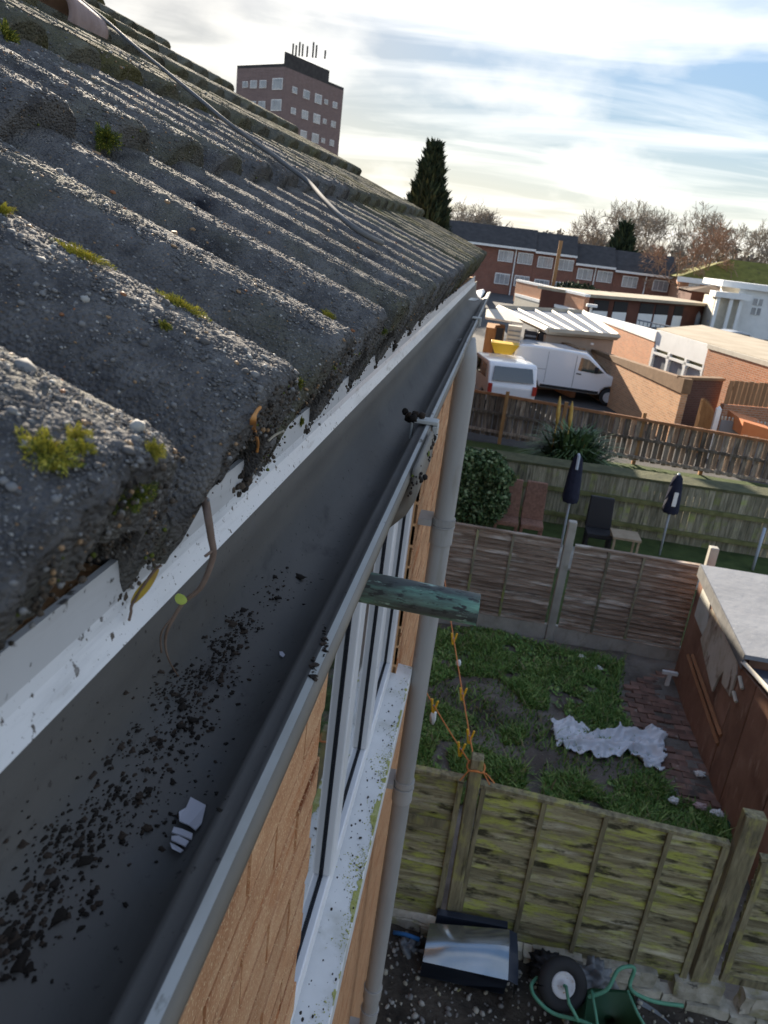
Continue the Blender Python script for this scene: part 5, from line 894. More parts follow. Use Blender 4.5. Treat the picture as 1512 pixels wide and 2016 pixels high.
mb.hexa([(x - .34, 30.3, z - .22), (x + .30, 30.3, z - .22), (x + .30, 30.8, z - .22), (x - .34, 30.8, z - .22), (x - .55, 30.1, z + .20), (x + .55, 30.1, z + .20), (x + .55, 31.0, z + .20), (x - .55, 31.0, z + .20)]); mb.build('tray', m_yellow, yb, bevel=.03)
for sx in (-.2, .2): mb = MB(); mb.tube([(x + sx, 30.4, z - .22), (x + sx * 1.4, 30.4, G0)], .03, 6); mb.build('leg', m_black, yb)
mb = MB(); wheel_c = (x - .4, 30.5, z - .5); mb.tube([(x - .4, 30.45, z - .5), (x - .4, 30.6, z - .5)], .17, 12); mb.build('wheel', m_cream, yb)
# long garage block
a, b_ = pZ(1153, 579, -2.85), pZ(1412, 602, -2.95); gb = thing('garage_block', 'long low brown garage block with pale roof edge and white doors', 'garage', (a.x, a.y, G0)); e = Vector((b_.x - a.x, b_.y - a.y, 0)).normalized(); nn_ = Vector((-e.y, e.x, 0)); Lg = (Vector((b_.x, b_.y, 0)) - Vector((a.x, a.y, 0))).length
mb = MB(); mb.wall(a, b_, G0, -3.05, 5); mb.build('wall', m_brownface, gb)
mb = MB(); a3, b3 = a - nn_ * .5, b_ - nn_ * .5; mb.wall(a3, b3, -3.045, -2.80, 6); mb.build('roof', m_flat, gb)
for px, px2 in ((1170, 1205), (1218, 1252), (1284, 1321), (1327, 1363), (1380, 1406)):
    f0, f1 = (pY(px, 605, a.y).x - a.x) / (b_.x - a.x), (pY(px2, 605, a.y).x - a.x) / (b_.x - a.x); p0, p1 = a + e * Lg * f0 * .98, a + e * Lg * f1 * .98; mb = MB(); mb.wall(p0 - nn_ * .06, p1 - nn_ * .06, G0 + .05, -4.15, .05); d_ = mb.build('door', m_white, gb)
    mb = MB(); mb.wall(p0 - nn_ * .045, p1 - nn_ * .045, -4.14, -3.25, .04); mb.build('door_recess', m_black, gb)
a, b_ = pZ(1017, 551, -2.85), pZ(1153, 581, -2.85); wall_run('parapet_wall', 'long orange brick parapet with white coping left of the garages', (a.x, a.y), (b_.x, b_.y), -2.98, -4.9, .4, b_or, m_white, ch=.2)
a, b_ = pZ(1015, 575, -4.0), pZ(1150, 612, -4.0); wall_run('low_parapet', 'cream capped low wall below the orange parapet', (a.x, a.y), (b_.x, b_.y), -4.35, G0, .4, m_cream, m_white, ch=.25)
# ladder and odd things before the garages
a, b_ = pZ(1256, 630, -4.4), pZ(1330, 645, -4.4); ld = thing('ladder', 'aluminium ladder lying along the yard before the garage doors', 'ladder', (a.x, a.y, -4.7)); mb = MB(); mb.tube([a, b_], .06, 5); mb.build('stile', m_grey, ld); mb = MB(); mb.tube([a - Vector((0, 0, .55)), b_ - Vector((0, 0, .55))], .06, 5); mb.build('stile', m_grey, ld)
for i in range(9): p = a.lerp(b_, (i + .5) / 9); mb = MB(); mb.tube([p, p - Vector((0, 0, .55))], .035, 5); mb.build('rung', m_grey, ld)
p = pZ(1402, 640, -4.6); mb = MB(); mb.tube([(p.x, p.y, G0), (p.x, p.y, -4.2)], [.42, .5], 10); tag(mb.build('water_butt', m_blue, None, True, origin=(p.x, p.y, G0)), 'blue barrel at the right end of the garage block', 'barrel')
p = pZ(1372, 625, -4.2); mb = MB(); mb.tube([(p.x, p.y, G0), (p.x, p.y, -4.0), (p.x, p.y, -3.6)], [.4, .35, .12], 8); tag(mb.build('gas_bottle', m_grey, None, True, origin=(p.x, p.y, G0)), 'tall grey cylinder left of the blue barrel', 'cylinder')
p = pZ(1163, 612, -3.8); st = thing('patio_heater', 'thin white standing post with a small top before the first garage door', 'post', (p.x, p.y, G0)); mb = MB(); mb.tube([(p.x, p.y, G0), (p.x, p.y, -3.5)], .10, 6); mb.build('stem', m_white, st); mb = MB(); mb.box(p.x - .4, p.x + .4, p.y - .3, p.y + .3, -3.5, -3.3); mb.build('top', m_white, st)
# white house, hipped bungalow, tarped car
Yh = 80; a, b_ = pY(1457, 568, Yh), pY(1530, 572, Yh); wz = thing('white_house', 'white rendered house with two small dark windows at the right edge', 'house', (a.x + 3, Yh, G0)); mb = MB(); mb.box(a.x, a.x + 8, Yh, Yh + 7, G0, a.z); mb.build('wall', m_white, wz); mb = MB(); mb.box(a.x - 1.8, a.x + 8.3, Yh - .5, Yh + 7.3, a.z + .005, a.z + .55); mb.build('roof_edge', m_white, wz)
for px, py, w_, h_ in ((1492, 595, .42, .30), (1488, 613, .42, .32)): p = pY(px, py, Yh); mb = MB(); mb.box(p.x - w_, p.x + w_, Yh - .05, Yh - .003, p.z - h_, p.z + h_); f = mb.build('window', m_farglass, wz); mb = MB(); mb.box(p.x - .06, p.x + .06, Yh - .10, Yh - .052, p.z - h_, p.z + h_); mb.build('glazing_bar', m_white, f)
po = thing('white_porch', 'cream panelled porch with white posts joined to the white house', 'porch', (a.x - 1, Yh - 1, G0)); p = pY(1414, 578, Yh - 2)
mb = MB(); mb.box(p.x, a.x - .05, Yh - 1.5, Yh + 3, G0, p.z - .3); mb.build('wall', m_cream, po); mb = MB(); mb.box(p.x - .3, a.x + .6, Yh - 2.3, Yh - .06, p.z - .295, p.z + .2); mb.build('roof', m_white, po)
for x in (p.x, (p.x + a.x) / 2, a.x - .3): mb = MB(); mb.box(x, x + .3, Yh - 2.1, Yh - 1.8, G0, p.z - .3); mb.build('post', m_white, po)
Yb = 95; a, b_, c_ = pY(1342, 540, Yb), pY(1444, 511, Yb + 3), pY(1450, 562, Yb); bg_ = thing('bungalow', 'bungalow with a bright mossy green hipped roof at right', 'house', (a.x + 5, Yb, G0)); zr = b_.z; ze = a.z - .3
mb = MB(); W2 = 16; mb.add([(a.x - .4, Yb - .4, ze), (a.x + W2, Yb - .4, ze), (a.x + W2, Yb + 9, ze), (a.x - .4, Yb + 9, ze), (b_.x, Yb + 4.3, zr), (a.x + W2 - 1, Yb + 4.3, zr)], [(0, 1, 5, 4), (1, 2, 5), (2, 3, 4, 5), (3, 0, 4), (3, 2, 1, 0)]); mb.build('roof', m_mossroof, bg_)
mb = MB(); mb.box(a.x, a.x + W2 - .5, Yb, Yb + 8, G0, ze - .25); mb.build('wall', b_or, bg_); mb = MB(); mb.box(a.x - .45, a.x + W2, Yb - .5, Yb - .402, ze - .5, ze + .06); mb.build('fascia', m_white, bg_)
for f in (1.0, 3.4, 5.8): mb = MB(); mb.box(a.x + f, a.x + f + 1.2, Yb - .05, Yb - .003, -2.6, -1.3); mb.build('window', m_white, bg_)
a = pY(1345, 582, 88); mb = MB(); ap = pY(1400, 566, 90); z = -1.9; bx = thing('brown_roofed_annexe', 'small brown hipped roof in front of the mossy bungalow', 'outbuilding', (ap.x, 89, G0)); mb.add([(a.x, 85.5, z), (a.x + 7, 85.5, z), (a.x + 7, 93, z), (a.x, 93, z), (ap.x, 89, ap.z + .3)], [(0, 1, 4), (1, 2, 4), (2, 3, 4), (3, 0, 4), (3, 2, 1, 0)]); mb.build('roof', m_brownroof, bx); mb = MB(); mb.box(a.x + .3, a.x + 6.7, 85.8, 92.7, G0, z - .02); mb.build('wall', m_brownface, bx)
p = pY(1451, 655, 62); tc_ = thing('covered_car', 'small grey car parked before the white house', 'car', (p.x, 62, G0), R_(12)); side_prism(tc_, 'body', [(-1.8, .35), (-1.9, .85), (-1.5, 1.1), (-1.0, 1.5), (-.2, 1.6), (.6, 1.5), (1.1, 1.1), (1.7, .95), (1.9, .6), (1.8, .35)], -.85, .85, mk('car_silver', (.36, .37, .38), 2, rough=.25, coat=.5), .10, 3)
for s_ in (-1, 1): side_prism(tc_, 'side_window', [(-1.1, 1.08), (-.85, 1.42), (.5, 1.42), (.95, 1.08)], *((-.862, -.852) if s_ < 0 else (.852, .862)), m_carglass)
for s_ in (-1, 1):
    for wx in (-1.2, 1.2): wheel(tc_, wx, s_ * .76, .32)
# ------------------------------------------------------------ terraced street
mbw = MB(); w_, h_ = .95, .68; mbw.box(-w_, w_, -.10, .0, -h_, h_); wm_f = mbw.mesh('window', m_white)
mbw = MB()
for i in range(3): mbw.box(-w_ + .10 + i * .60, -w_ + .64 + i * .60, -.13, -.102, -h_ + .10, h_ - .10)
wm_p = mbw.mesh('pane', m_farglass)
def put_window(root, rootloc, x, y, z, rz=0, s=1.0):
    f = bpy.data.objects.new('window', wm_f); fin(f, root); f.location = Vector((x, y, z)) - Vector(rootloc); f.rotation_euler = (0, 0, rz); f.scale = (s, 1, s); g_ = bpy.data.objects.new('pane', wm_p); fin(g_, f)
HL = ['leftmost brick terraced house showing past the near gutter', 'second brick terraced house from the left, beside the rust coloured pole', 'third brick terraced house, first under the lower black roof', 'rightmost brick terraced house, ending at the brown birch tree']
specs = [(978, 480, .22), (1055, 493, .06), (1135, 512, -.72), (1212, 528, -.95)]
for i, ((px, py, ze), lab) in enumerate(zip(specs, HL)):
    yy = 100; x0 = pY(px, py, yy).x; x1 = pY(1312, 545, yy).x if i == 3 else pY(specs[i + 1][0], specs[i + 1][1], yy).x; wd = x1 - x0 + (1.2 if i == 3 else 0)
    h = thing('terraced_house', lab, 'house', (x0 + wd / 2, yy, G0 - 2), 0, 'brick terrace across the street'); mb = MB(); mb.box(x0 - (8 if i == 0 else 0), x0 + wd - .02, yy, yy + 8, G0 - 3, ze); mb.build('wall', b_red, h)
    xl = x0 - (8 if i == 0 else .0); mb = MB(); mb.add([(xl, yy - .5, ze - .02), (x0 + wd, yy - .5, ze - .02), (x0 + wd, yy + 8.5, ze - .02), (xl, yy + 8.5, ze - .02), (xl, yy + 4, ze + 2.3), (x0 + wd, yy + 4, ze + 2.3)], [(0, 1, 5, 4), (2, 3, 4, 5), (1, 2, 5), (3, 0, 4), (3, 2, 1, 0)]); mb.build('roof', m_slate, h)
    mb = MB(); mb.box(xl, x0 + wd, yy - .6, yy - .505, ze - .22, ze + .03); mb.build('fascia', m_white, h)
    for f in (.27, .77): put_window(h, h.location, x0 + wd * f, yy, ze - 1.15, 0, .95)
    for f in (.27, .77): put_window(h, h.location, x0 + wd * f, yy, ze - 3.8, 0, .95)
    mb = MB(); mb.tube([(x0 + wd * .52, yy - .12, G0 - 3), (x0 + wd * .52, yy - .12, ze - .1)], .08, 5); mb.build('downpipe', m_white, h)
p0, p1 = pY(1094, 556, 90), pY(1105, 474, 90); mb = MB(); mb.tube([(p1.x, 90, G0 - 2), (p1.x, 90, p1.z)], .22, 6); tag(mb.build('telegraph_pole', m_orwood, None, True, origin=(p1.x, 90, G0)), 'rust coloured pole standing in front of the brick terrace', 'pole')
# ------------------------------------------------------------ tower block
ZT = 21.0; c0 = pZ(561, 125, ZT); cL = pZ(467, 129, ZT); cR = pZ(677, 173, ZT)
tw = thing('tower_block', 'brown brick tower block with white windows and roof antennas', 'tower block', (c0.x, c0.y, G0)); bk = cL + (cR - c0); poly = [(c0.x, c0.y), (cR.x, cR.y), (bk.x, bk.y), (cL.x, cL.y)]
mb = MB(); mb.prism(poly, lambda a, b, d: (a, b, d), G0 - 4, ZT - .4); mb.build('wall', b_tow, tw); mb = MB(); mb.prism(poly, lambda a, b, d: (a, b, d), ZT - .398, ZT); mb.build('parapet', m_slate, tw)
def face_windows(a, b, fr_list, z0, n, dz, sx):
    a = Vector((a.x, a.y, 0)); b = Vector((b.x, b.y, 0)); d = b - a; rz = math.atan2(d.y, d.x)
    for f, s_ in fr_list:
        for k in range(n): p = a + d * f; put_window(tw, tw.location, p.x, p.y, z0 - k * dz, rz, s_)
face_windows(cL, c0, [(.20, .62), (.38, .75), (.58, .75), (.88, 1.1)], ZT - 2.6, 8, 2.75, 1)
face_windows(c0, cR, [(.17, .62), (.36, .85), (.56, .95), (.70, .5), (.86, .65)], ZT - 2.9, 8, 2.75, 1)
a = pZ(561, 116, ZT + 1.6); b_ = c0 + (cR - c0) * .70; ph = [c0 + (cR - c0) * .0 + (cL - c0) * .0, c0 + (cR - c0) * .72, c0 + (cR - c0) * .72 + (cL - c0) * .5, c0 + (cL - c0) * .02]
mb = MB(); mb.prism([(v.x, v.y) for v in ph], lambda a, b, d: (a, b, d), ZT + .003, ZT + 1.5); mb.build('plant_room', m_slate, tw)
for px, py in ((577, 95), (583, 98), (590, 92), (596, 96), (617, 92), (623, 98), (640, 108), (605, 100)): p = pY(px, py, c0.y + 4); mb = MB(); mb.tube([(p.x, c0.y + 4, ZT + 1.8), (p.x, c0.y + 4, p.z + .6)], .13, 4); mb.build('antenna', m_slate, tw)
# ------------------------------------------------------------ trees
def conifer(name, label, x, y, z0, h, r, n, size):
    t = thing(name, label, 'tree', (x, y, z0)); mb = MB(); mb.tube([(x, y, z0), (x, y, z0 + h * .9)], [.16, .03], 7); mb.build('trunk', m_bark, t)
    u = rng.uniform(0, 1, n); prof_ = (np.clip(u / .12, 0, 1) ** .5) * (1 - np.clip((u - .45) / .55, 0, 1) ** 1.7 * .93); a = rng.uniform(0, 2 * np.pi, n); lob = 1 + .16 * np.sin(a * 5 + u * 11) + .10 * np.sin(a * 9 - u * 23); rr = r * prof_ * lob * rng.uniform(.55, 1.05, n); P = np.stack([x + rr * np.cos(a), y + rr * np.sin(a), z0 + h * u], -1)
    d = np.stack([np.cos(a) * .5, np.sin(a) * .5, np.full(n, .9)], -1) + rng.normal(0, .25, (n, 3)); d /= np.linalg.norm(d, axis=1)[:, None]; s_ = np.cross(d, rng.normal(size=(n, 3))); s_ /= np.linalg.norm(s_, axis=1)[:, None]; L_ = size * rng.uniform(.6, 1.7, n)[:, None]
    V = np.stack([P - s_ * L_ * .22, P + s_ * L_ * .22, P + d * L_], 1).reshape(-1, 3) - np.array((x, y, z0)); o = bpy.data.objects.new('crown', np_mesh('crown', V, np.arange(n * 3).reshape(n, 3), m_con, rng.choice(3, n, p=[.45, .38, .17]))); fin(o, t)
p = pY(855, 294, 35); conifer('conifer', 'tall dark columnar conifer rising behind the roof verge', p.x, 35, G0, p.z - G0, .95, 15000, .34)
p = pY(1232, 448, 112); conifer('conifer', 'small dark conifer among the bare trees beyond the black roofs', p.x, 112, G0 - 3, p.z - G0 + 3, 2.0, 4000, .9)
def bare_tree(label, x, y, z0, h, spread, mat_t, mat_c, seed, depth=5, droop=0.0, r0=.16):
    rnd = random.Random(seed); t = thing('bare_tree', label, 'tree', (x, y, z0), 0, 'bare winter trees beyond the houses'); tr = MB(); cr = MB()
    def grow(p, d, l, r, k):
        pts = [p]; q = p; dd = d.copy()
        for i in range(3): dd = (dd + Vector((rnd.gauss(0, .13), rnd.gauss(0, .13), rnd.gauss(.05, .08) - droop * (k <= 2)))).normalized(); q = q + dd * l / 3; pts.append(q)
        r = max(r, .034); (tr if k >= depth - 1 else cr).tube(pts, [r, r * .85, r * .72, r * .6], 5 if k >= depth - 1 else 3, caps=False)
        if k == 0: return
        nb_ = rnd.randint(3, 4) if k > 1 else 3
        for i in range(nb_):
            a = rnd.uniform(0, 6.28); s = dd.cross(Vector((math.cos(a), math.sin(a), .3))).normalized(); nd = (dd * rnd.uniform(.55, 1) + s * spread * rnd.uniform(.5, 1.1)).normalized(); grow(pts[rnd.choice((2, 3, 3))], nd, l * rnd.uniform(.62, .82), r * .55, k - 1)
    grow(Vector((x, y, z0)), Vector((rnd.gauss(0, .05), 0, 1)).normalized(), h * .30, r0, depth); zmax = max(v.z for v in cr.v); f = h / (zmax - z0)
    for m_ in (tr, cr):
        for v in m_.v: v.z = z0 + (v.z - z0) * f
    tr.build('trunk', mat_t, t, True); cr.build('crown', mat_c, t, False)
TL = [('spreading bare tree behind the lower black roof, left of the small conifer', 1205, 425, 118, .9, m_twig), ('bare pale tree rising directly above the small conifer', 1262, 405, 122, .9, m_twig), ('bare tree with a rounded crown behind the brown birch', 1318, 402, 125, .9, m_twig), ('tall bare tree just right of the brown birch top', 1385, 408, 122, .85, m_twig), ('bare tree above the left end of the mossy roof', 1440, 430, 118, .85, m_twig), ('bare tree above the mossy roof at the right edge', 1498, 440, 120, .85, m_twig), ('bare pale tree directly right of the tall conifer', 918, 395, 110, .9, m_twig), ('smaller bare tree between tall conifer and brick terrace', 962, 425, 112, .9, m_twig)]
for i, (lab, px, py, yy, sp_, mt) in enumerate(TL):
    p = pY(px, py, yy); bare_tree(lab, p.x, yy, G0 - 2, (p.z - G0 + 2) * 1.06, sp_, m_bark, mt, 20 + i, 6, 0, .30)
p = pY(1352, 418, 96); bare_tree('weeping bare birch with reddish brown twigs before the terrace end', p.x + 2.6, 96, G0 - 2, p.z - G0 + 2, .85, m_bark, m_twigred, 77, 6, .10, .26)
p = pY(1180, 470, 130)
mb = MB(); V = []
o = leafcloud('far_scrub', [m_con[1], m_twig, m_bark], [((x, 140 + random.uniform(-6, 6), G0 + 3 + random.uniform(-1, 2.0)), (9, 5, 5.0), .05) for x in np.linspace(-40, 75, 20)], 16000, .9, None, [.25, .45, .30]); tag(o, kind='stuff')
o = leafcloud('evergreen_hedge', [m_con[1], m_con[2], m_con[0]], [((pY(1140, 560, 80).x, 80, -3.6), (2.6, 1.5, 1.3), 1.0)], 1200, .4, None, [.4, .4, .2]); tag(o, 'low green bush between parapet wall and brick terrace', 'bush')
# ------------------------------------------------------------ things lying on the roof and in the gutter
m_cable = mk('grey_cable', [(.3, (.12, .122, .122)), (.7, (.18, .18, .175))], 8, rough=.8, spec=.1)
def onroof(px, py, lift=.004):
    r = ray(px, py); c = crest(0, 0); c1 = crest(1, 0); c2 = crest(0, 1); n_ = (c1 - c).cross(c2 - c).normalized(); n_ = n_ if n_.z > 0 else -n_
    return r * (c.dot(n_) / r.dot(n_)) + n_ * lift
pts = [onroof(*p) for p in ((110, -40), (165, 8), (215, 50), (262, 92), (330, 148), (400, 206), (440, 240), (480, 270), (530, 305), (570, 335), (605, 362), (640, 402), (678, 440), (715, 466), (750, 483))]
mb = MB(); mb.tube(smooth(pts, 6), .0044, 10); cab = mb.build('cable', m_cable, None, True, origin=tuple(pts[-1])); tag(cab, 'grey cable lying down the roof tiles and ending in a cut tip', 'cable')
a, b_ = onroof(92, 32, .02), onroof(182, 70, .015); ax_ = (b_ - a); nn_ = TN; sd = ax_.cross(nn_).normalized(); m_clay = mk('pink_clay', [(.3, (.24, .17, .15)), (.7, (.34, .26, .24))], 20, rough=.85, bump=.001)
mb = MB(); K = 14
for i in range(9):
    t = i / 8; r_ = .045 * (1 - .35 * t)
    for rr in (r_, r_ - .011):
        for k in range(K): a_ = math.pi * k / (K - 1); mb.v.append(a.lerp(b_, t) + sd * rr * math.cos(a_) + nn_ * (rr * math.sin(a_) - .006))
for i in range(8):
    for k in range(K - 1):
        o0 = i * 2 * K; o1 = o0 + 2 * K; mb.f += [(o0 + k, o0 + k + 1, o1 + k + 1, o1 + k), (o0 + K + k, o1 + K + k, o1 + K + k + 1, o0 + K + k + 1)]; mb.mi += [0, 0]
for o0 in (0, 16 * K):
    for k in range(K - 1): mb.f.append((o0 + k, o0 + K + k, o0 + K + k + 1, o0 + k + 1)); mb.mi.append(0)
tag(mb.build('broken_tile', m_clay, None, True, origin=tuple(a)), 'pinkish half round piece of clay tile lying high on the roof', 'tile')
m_mossy = [mk('moss_yellow', [(.3, (.31, .28, .03)), (.7, (.50, .44, .07))], 90, rough=.95), mk('moss_green', [(.3, (.055, .085, .012)), (.7, (.13, .16, .025))], 90, rough=.95)]
def moss(label, px, py, r, green=.2, elong=(1, 1), n=2600):
    loc, nor = hit(px, py); t = bpy.data.objects.new('moss_clump', None); q = rng.normal(size=(n, 3)); q /= np.linalg.norm(q, axis=1)[:, None]
    N_ = np.array(nor); up = np.array(TU); q[q @ N_ < -.1] *= -1; rad = (rng.uniform(.3, 1, n) * (1 + .3 * np.sin(q[:, 0] * 7 + q[:, 1] * 5)))[:, None]; base = q * rad * r * np.array([1, 1, 1])
    base = base + np.outer(base @ np.array(TS), np.array(TS)) * (elong[0] - 1) + np.outer(base @ up, up) * (elong[1] - 1); base = base - np.outer(base @ N_, N_) * .45
    s_ = np.cross(q, rng.normal(size=(n, 3))); s_ /= np.linalg.norm(s_, axis=1)[:, None]; l = r * rng.uniform(.08, .22, n)[:, None]; w = l * .22
    V = np.stack([base - s_ * w, base + s_ * w, base + (q + rng.normal(0, .35, (n, 3))) * l], 1).reshape(-1, 3)
    o = bpy.data.objects.new('moss_clump', np_mesh('moss_clump', V, np.arange(n * 3).reshape(n, 3), m_mossy, (rng.random(n) < green).astype(int))); fin(o, None); o.location = loc; bpy.data.objects.remove(t); tag(o, label, 'moss', 'moss tufts on the roof tiles')
bpy.context.view_layer.update()
for a in [('large yellow moss cushion on the nearest tile roll at bottom left', 88, 892, .0075, .25, (1.3, 1.0)), ('second lump of the big yellow moss cushion, hanging lower down the roll', 112, 902, .0065, .4, (1, 1.2)), ('upper of two small yellow moss beads on the nearest tile', 152, 862, .0042, .1), ('lower of two small yellow moss beads on the nearest tile', 158, 883, .0042, .2), ('yellow moss bud at the lip of the nearest tile, beside an orange pebble', 302, 888, .0038, .2), ('green moss streak down the end of the nearest tile', 266, 975, .006, .9, (1, 1.6)), ('long yellow moss tuft on the crest of the second roll, farther up', 160, 505, .007, .1, (2.6, .7)), ('yellow green moss tuft on the crest of the second roll, nearer the eaves', 358, 605, .007, .2, (2.2, .7)), ('small green moss spot low on the second roll', 324, 643, .0035, .6), ('yellow moss at the left edge of the picture on the second roll', 4, 418, .006, .1), ('thick dark green moss under the second row tile end', 208, 275, .014, .85), ('green moss at the left edge under an upper tile', 12, 75, .02, .6), ('green moss on the corner of the third tile end', 588, 755, .004, .7), ('green moss tuft hanging under the third tile end', 592, 830, .004, .7), ('small green moss on the fourth tile corner', 755, 652, .004, .9), ('yellow moss speck on the third roll crest', 645, 622, .005, .1, (1.6, .8))]: moss(*a)
# twigs and leaves at the eaves
m_tw = mk('dead_twig', [(.3, (.10, .065, .045)), (.7, (.24, .17, .13))], 60, rough=.9); m_orl = mk('orange_stalk', (.50, .22, .06), 30, rough=.7); m_yl = mk('yellow_leaf', [(.3, (.52, .38, .03)), (.7, (.30, .17, .06))], 60, rough=.6); m_gl = mk('lime_leaf', (.45, .52, .10), 30, rough=.6)
def dist(px, py, d): return ray(px, py).normalized() * d
tw_ = thing('twig', 'long curved dead twig with a lime leaf hanging into the gutter', 'twig', tuple(dist(418, 1040, .40)))
mb = MB(); mb.tube(smooth([dist(404, 985, .40), dist(410, 1020, .386), dist(416, 1060, .388), dist(420, 1090, .39), dist(408, 1130, .393), dist(392, 1160, .395), dist(362, 1185, .398), dist(345, 1210, .40), dist(328, 1245, .405), dist(326, 1275, .41), dist(335, 1305, .415), dist(352, 1332, .42)], 5), [max(.0004, .0022 * (1 - i / 62)) for i in range(56)], 7); mb.tube(smooth([dist(346, 1208, .40), dist(318, 1245, .404), dist(318, 1285, .41)], 5), .0005, 5); mb.tube([dist(418, 1084, .389), dist(404, 1095, .385)], .0008, 5); mb.build('stem', m_tw, tw_, True)
def leafmesh(pts, w, mat, name, parent):
    mb = MB(); P = smooth(pts, 5); vdir = P[len(P) // 2].normalized(); k = len(P)
    for i, p in enumerate(P):
        d = (P[min(i + 1, k - 1)] - P[max(i - 1, 0)]).normalized(); s_ = d.cross(vdir).normalized(); ww = w * math.sin(math.pi * min(1, (i + .6) / k)) ** .8; mb.v += [p - s_ * ww, p - vdir * ww * .35, p + s_ * ww]
    for i in range(k - 1): mb.f += [(i * 3, i * 3 + 1, i * 3 + 4, i * 3 + 3), (i * 3 + 1, i * 3 + 2, i * 3 + 5, i * 3 + 4)]; mb.mi += [0, 0]
    return mb.build(name, mat, parent, True)
leafmesh([dist(348, 1170, .396), dist(356, 1180, .395), dist(368, 1184, .394)], .0025, m_gl, 'leaf', tw_)
lf = thing('withered_leaf', 'withered yellow brown leaf hanging from the nearest tile end', 'leaf', tuple(dist(300, 1130, .37)))
leafmesh([dist(312, 1120, .37), dist(292, 1148, .372), dist(272, 1172, .374), dist(258, 1190, .376)], .0022, m_yl, 'blade', lf); mb = MB(); mb.tube(smooth([dist(318, 1112, .369), dist(300, 1128, .37), dist(262, 1186, .375), dist(258, 1205, .377), dist(254, 1222, .378)], 5), .0007, 6); mb.build('stalk', m_tw, lf, True)
def onhit(px, py, lift=.002): l, n_ = hit(px, py); return l - ray(px, py).normalized() * lift
st = thing('orange_stalk', 'shrivelled orange stalk stuck to the second tile end', 'stalk', tuple(onhit(500, 850))); mb = MB(); mb.tube(smooth([onhit(*p) for p in ((512, 802), (504, 812), (499, 830), (502, 850), (508, 872), (506, 890))], 5), .0010, 7); mb.build('stem', m_orl, st, True); leafmesh([onhit(503, 812, .003), onhit(498, 835, .004), onhit(502, 862, .003)], .0016, m_orl, 'blade', st)
mb = MB(); mb.tube(smooth([onhit(528, 868, .004), dist(542, 856, .50), dist(560, 848, .50)], 5), .0008, 6); tag(mb.build('root', m_cream, None, True, origin=tuple(dist(545, 855, .5))), 'pale curved root across the hollow under the second tile', 'root')
# silt, flakes and an added sunlight patch in the gutter
Pn, Rn = [], []
clusters = [(475, 1230, 34, 26, 150), (440, 1275, 34, 30, 180), (410, 1330, 62, 26, 220), (350, 1365, 60, 28, 160), (380, 1420, 45, 40, 120), (300, 1470, 70, 50, 160), (250, 1580, 85, 60, 190), (150, 1650, 85, 60, 190), (90, 1760, 80, 70, 150), (40, 1850, 60, 70, 110), (560, 1150, 40, 36, 40), (330, 1500, 120, 120, 90), (640, 1265, 5, 26, 50), (618, 1310, 5, 20, 40), (520, 1180, 30, 30, 30)]
for (cx_, cy_, sx, sy, n) in clusters:
    for _ in range(n):
        px, py = random.gauss(cx_, sx * .6), random.gauss(cy_, sy * .6); loc, nor = hit(px, py)
        if loc.z < -.15 and loc.z > -.30 and -.16 < loc.x < -.06: Pn.append(loc + nor * .0003); Rn.append(min(.0042, .00048 * math.exp(random.gauss(0, .7)) * (1 + max(0, (cy_ - 1450) / 900))))
Pn = np.array([tuple(p) for p in Pn]); Rn = np.array(Rn); m_silt = [mk('silt', (.016, .012, .009), 80, rough=.95), mk('silt_brown', (.040, .028, .020), 80, rough=.95)]
scatter('gutter_silt', Pn, np.stack([Rn, Rn * rng.uniform(.7, 1.8, len(Rn)), Rn * .32], -1), m_silt, rng.choice(2, len(Rn), p=[.75, .25]), None, tmpl=(lambda v, f: (np.array([tuple(Vector(p) * (1 + .8 * noise.noise(Vector(p) * 1.9))) for p in v]), f))(*ico_sub(1)), frame=(lambda t_: np.stack([np.stack([np.cos(t_), -np.sin(t_), 0 * t_], -1), np.stack([np.sin(t_), np.cos(t_), 0 * t_], -1), np.stack([0 * t_, 0 * t_, 1 + 0 * t_], -1)], 1))(rng.uniform(0, 6.28, len(Rn))))
m_flake = mk('paint_flake', (.62, .60, .64), 20, rough=.6)
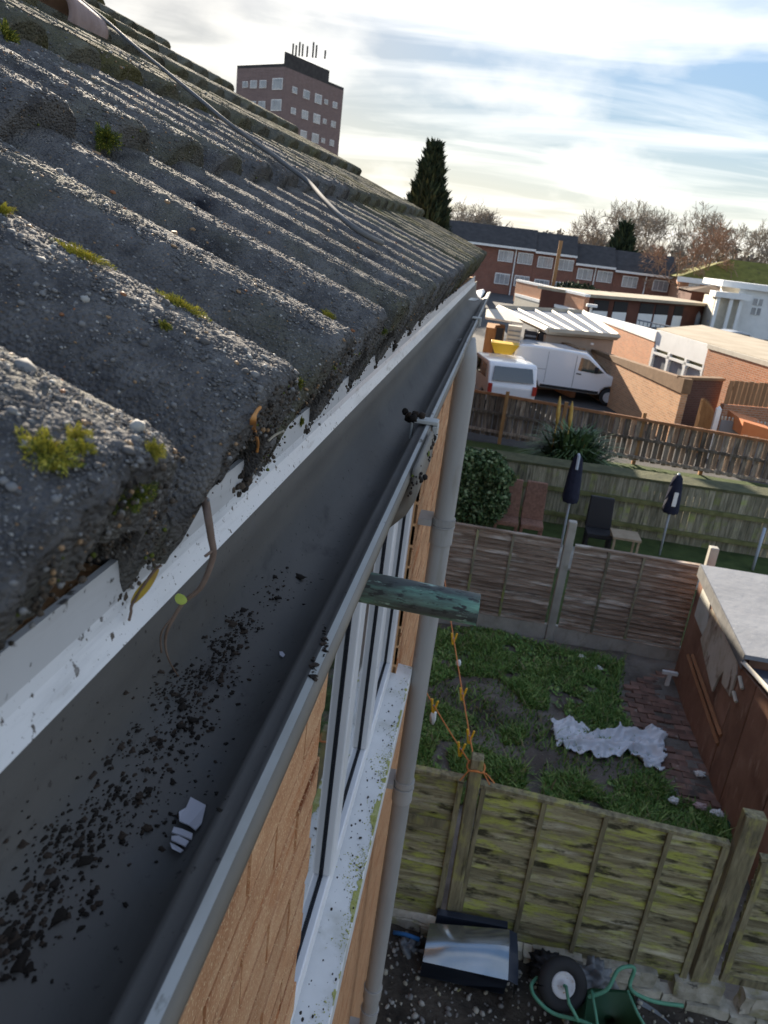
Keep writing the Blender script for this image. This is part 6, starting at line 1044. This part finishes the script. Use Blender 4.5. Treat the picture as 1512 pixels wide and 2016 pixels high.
def flake(label, poly, name='paint_flake', lift=.004, mat=None):
    q = [onhit(px, py, lift) for px, py in poly]; c = sum(q, Vector()) / len(q); n_ = (q[1] - q[0]).cross(q[2] - q[0]).normalized(); mb = MB(); k = len(q); mb.add(q + [p - n_ * .0006 for p in q], [tuple(range(k)), tuple(range(k, 2 * k))[::-1]] + [(i, (i + 1) % k, k + (i + 1) % k, k + i) for i in range(k)]); tag(mb.build(name, mat or m_flake, None, origin=tuple(c)), label, 'flake')
flake('largest white paint flake lying in the gutter', ((375, 1571), (405, 1587), (397, 1622), (385, 1636), (372, 1626), (353, 1618), (352, 1600), (366, 1592)))
flake('white curled flake just under the largest one', ((342, 1630), (358, 1634), (379, 1643), (377, 1654), (356, 1646), (338, 1640)))
flake('middle sliver of the ribbed white flake in the gutter', ((338, 1648), (352, 1647), (372, 1658), (365, 1668), (348, 1660), (337, 1655)))
flake('lowest white sliver under the paint flakes', ((336, 1659), (349, 1665), (362, 1674), (356, 1679), (340, 1671)))
flake('tiny white oval speck in the gutter floor', ((550, 1284), (556, 1284), (561, 1290), (557, 1295), (551, 1291)), 'speck', .002)
flake('white patch standing for sunlight in the far end of the gutter', ((922, 590), (928, 586), (938, 572), (952, 569), (955, 574), (944, 590), (934, 592)), 'scrap_or_sun_patch', .03, m_white)  # white piece added in place of sunlight reaching the gutter's end
loc, nor = hit(832, 838); mb = MB()
for i in range(14): mb.blob(Vector((random.gauss(0, .006), random.gauss(0, .007), random.gauss(.002, .004))), random.uniform(.0025, .006), .5, 2, 1, random.randint(0, 1), i)
tag(mb.build('dirt_clod', m_silt, None, True, local=True, origin=tuple(Vector((-.093, 1.05, -.234)))), 'clod of black dirt stuck to the gutter bracket clip', 'dirt')
n = 260; yv = rng.uniform(.62, 1.03, n); P = np.stack([-.0615 + rng.normal(0, .003, n), yv, -.2395 - np.abs(rng.normal(0, .010, n))], -1); r = .0012 * np.exp(rng.normal(0, .5, n)); scatter('gutter_dirt', P[yv > .78], np.stack([r, r * 2.2, r], -1)[yv > .78], m_silt + [m_crust[4]], rng.choice(3, n, p=[.5, .4, .1])[yv > .78])
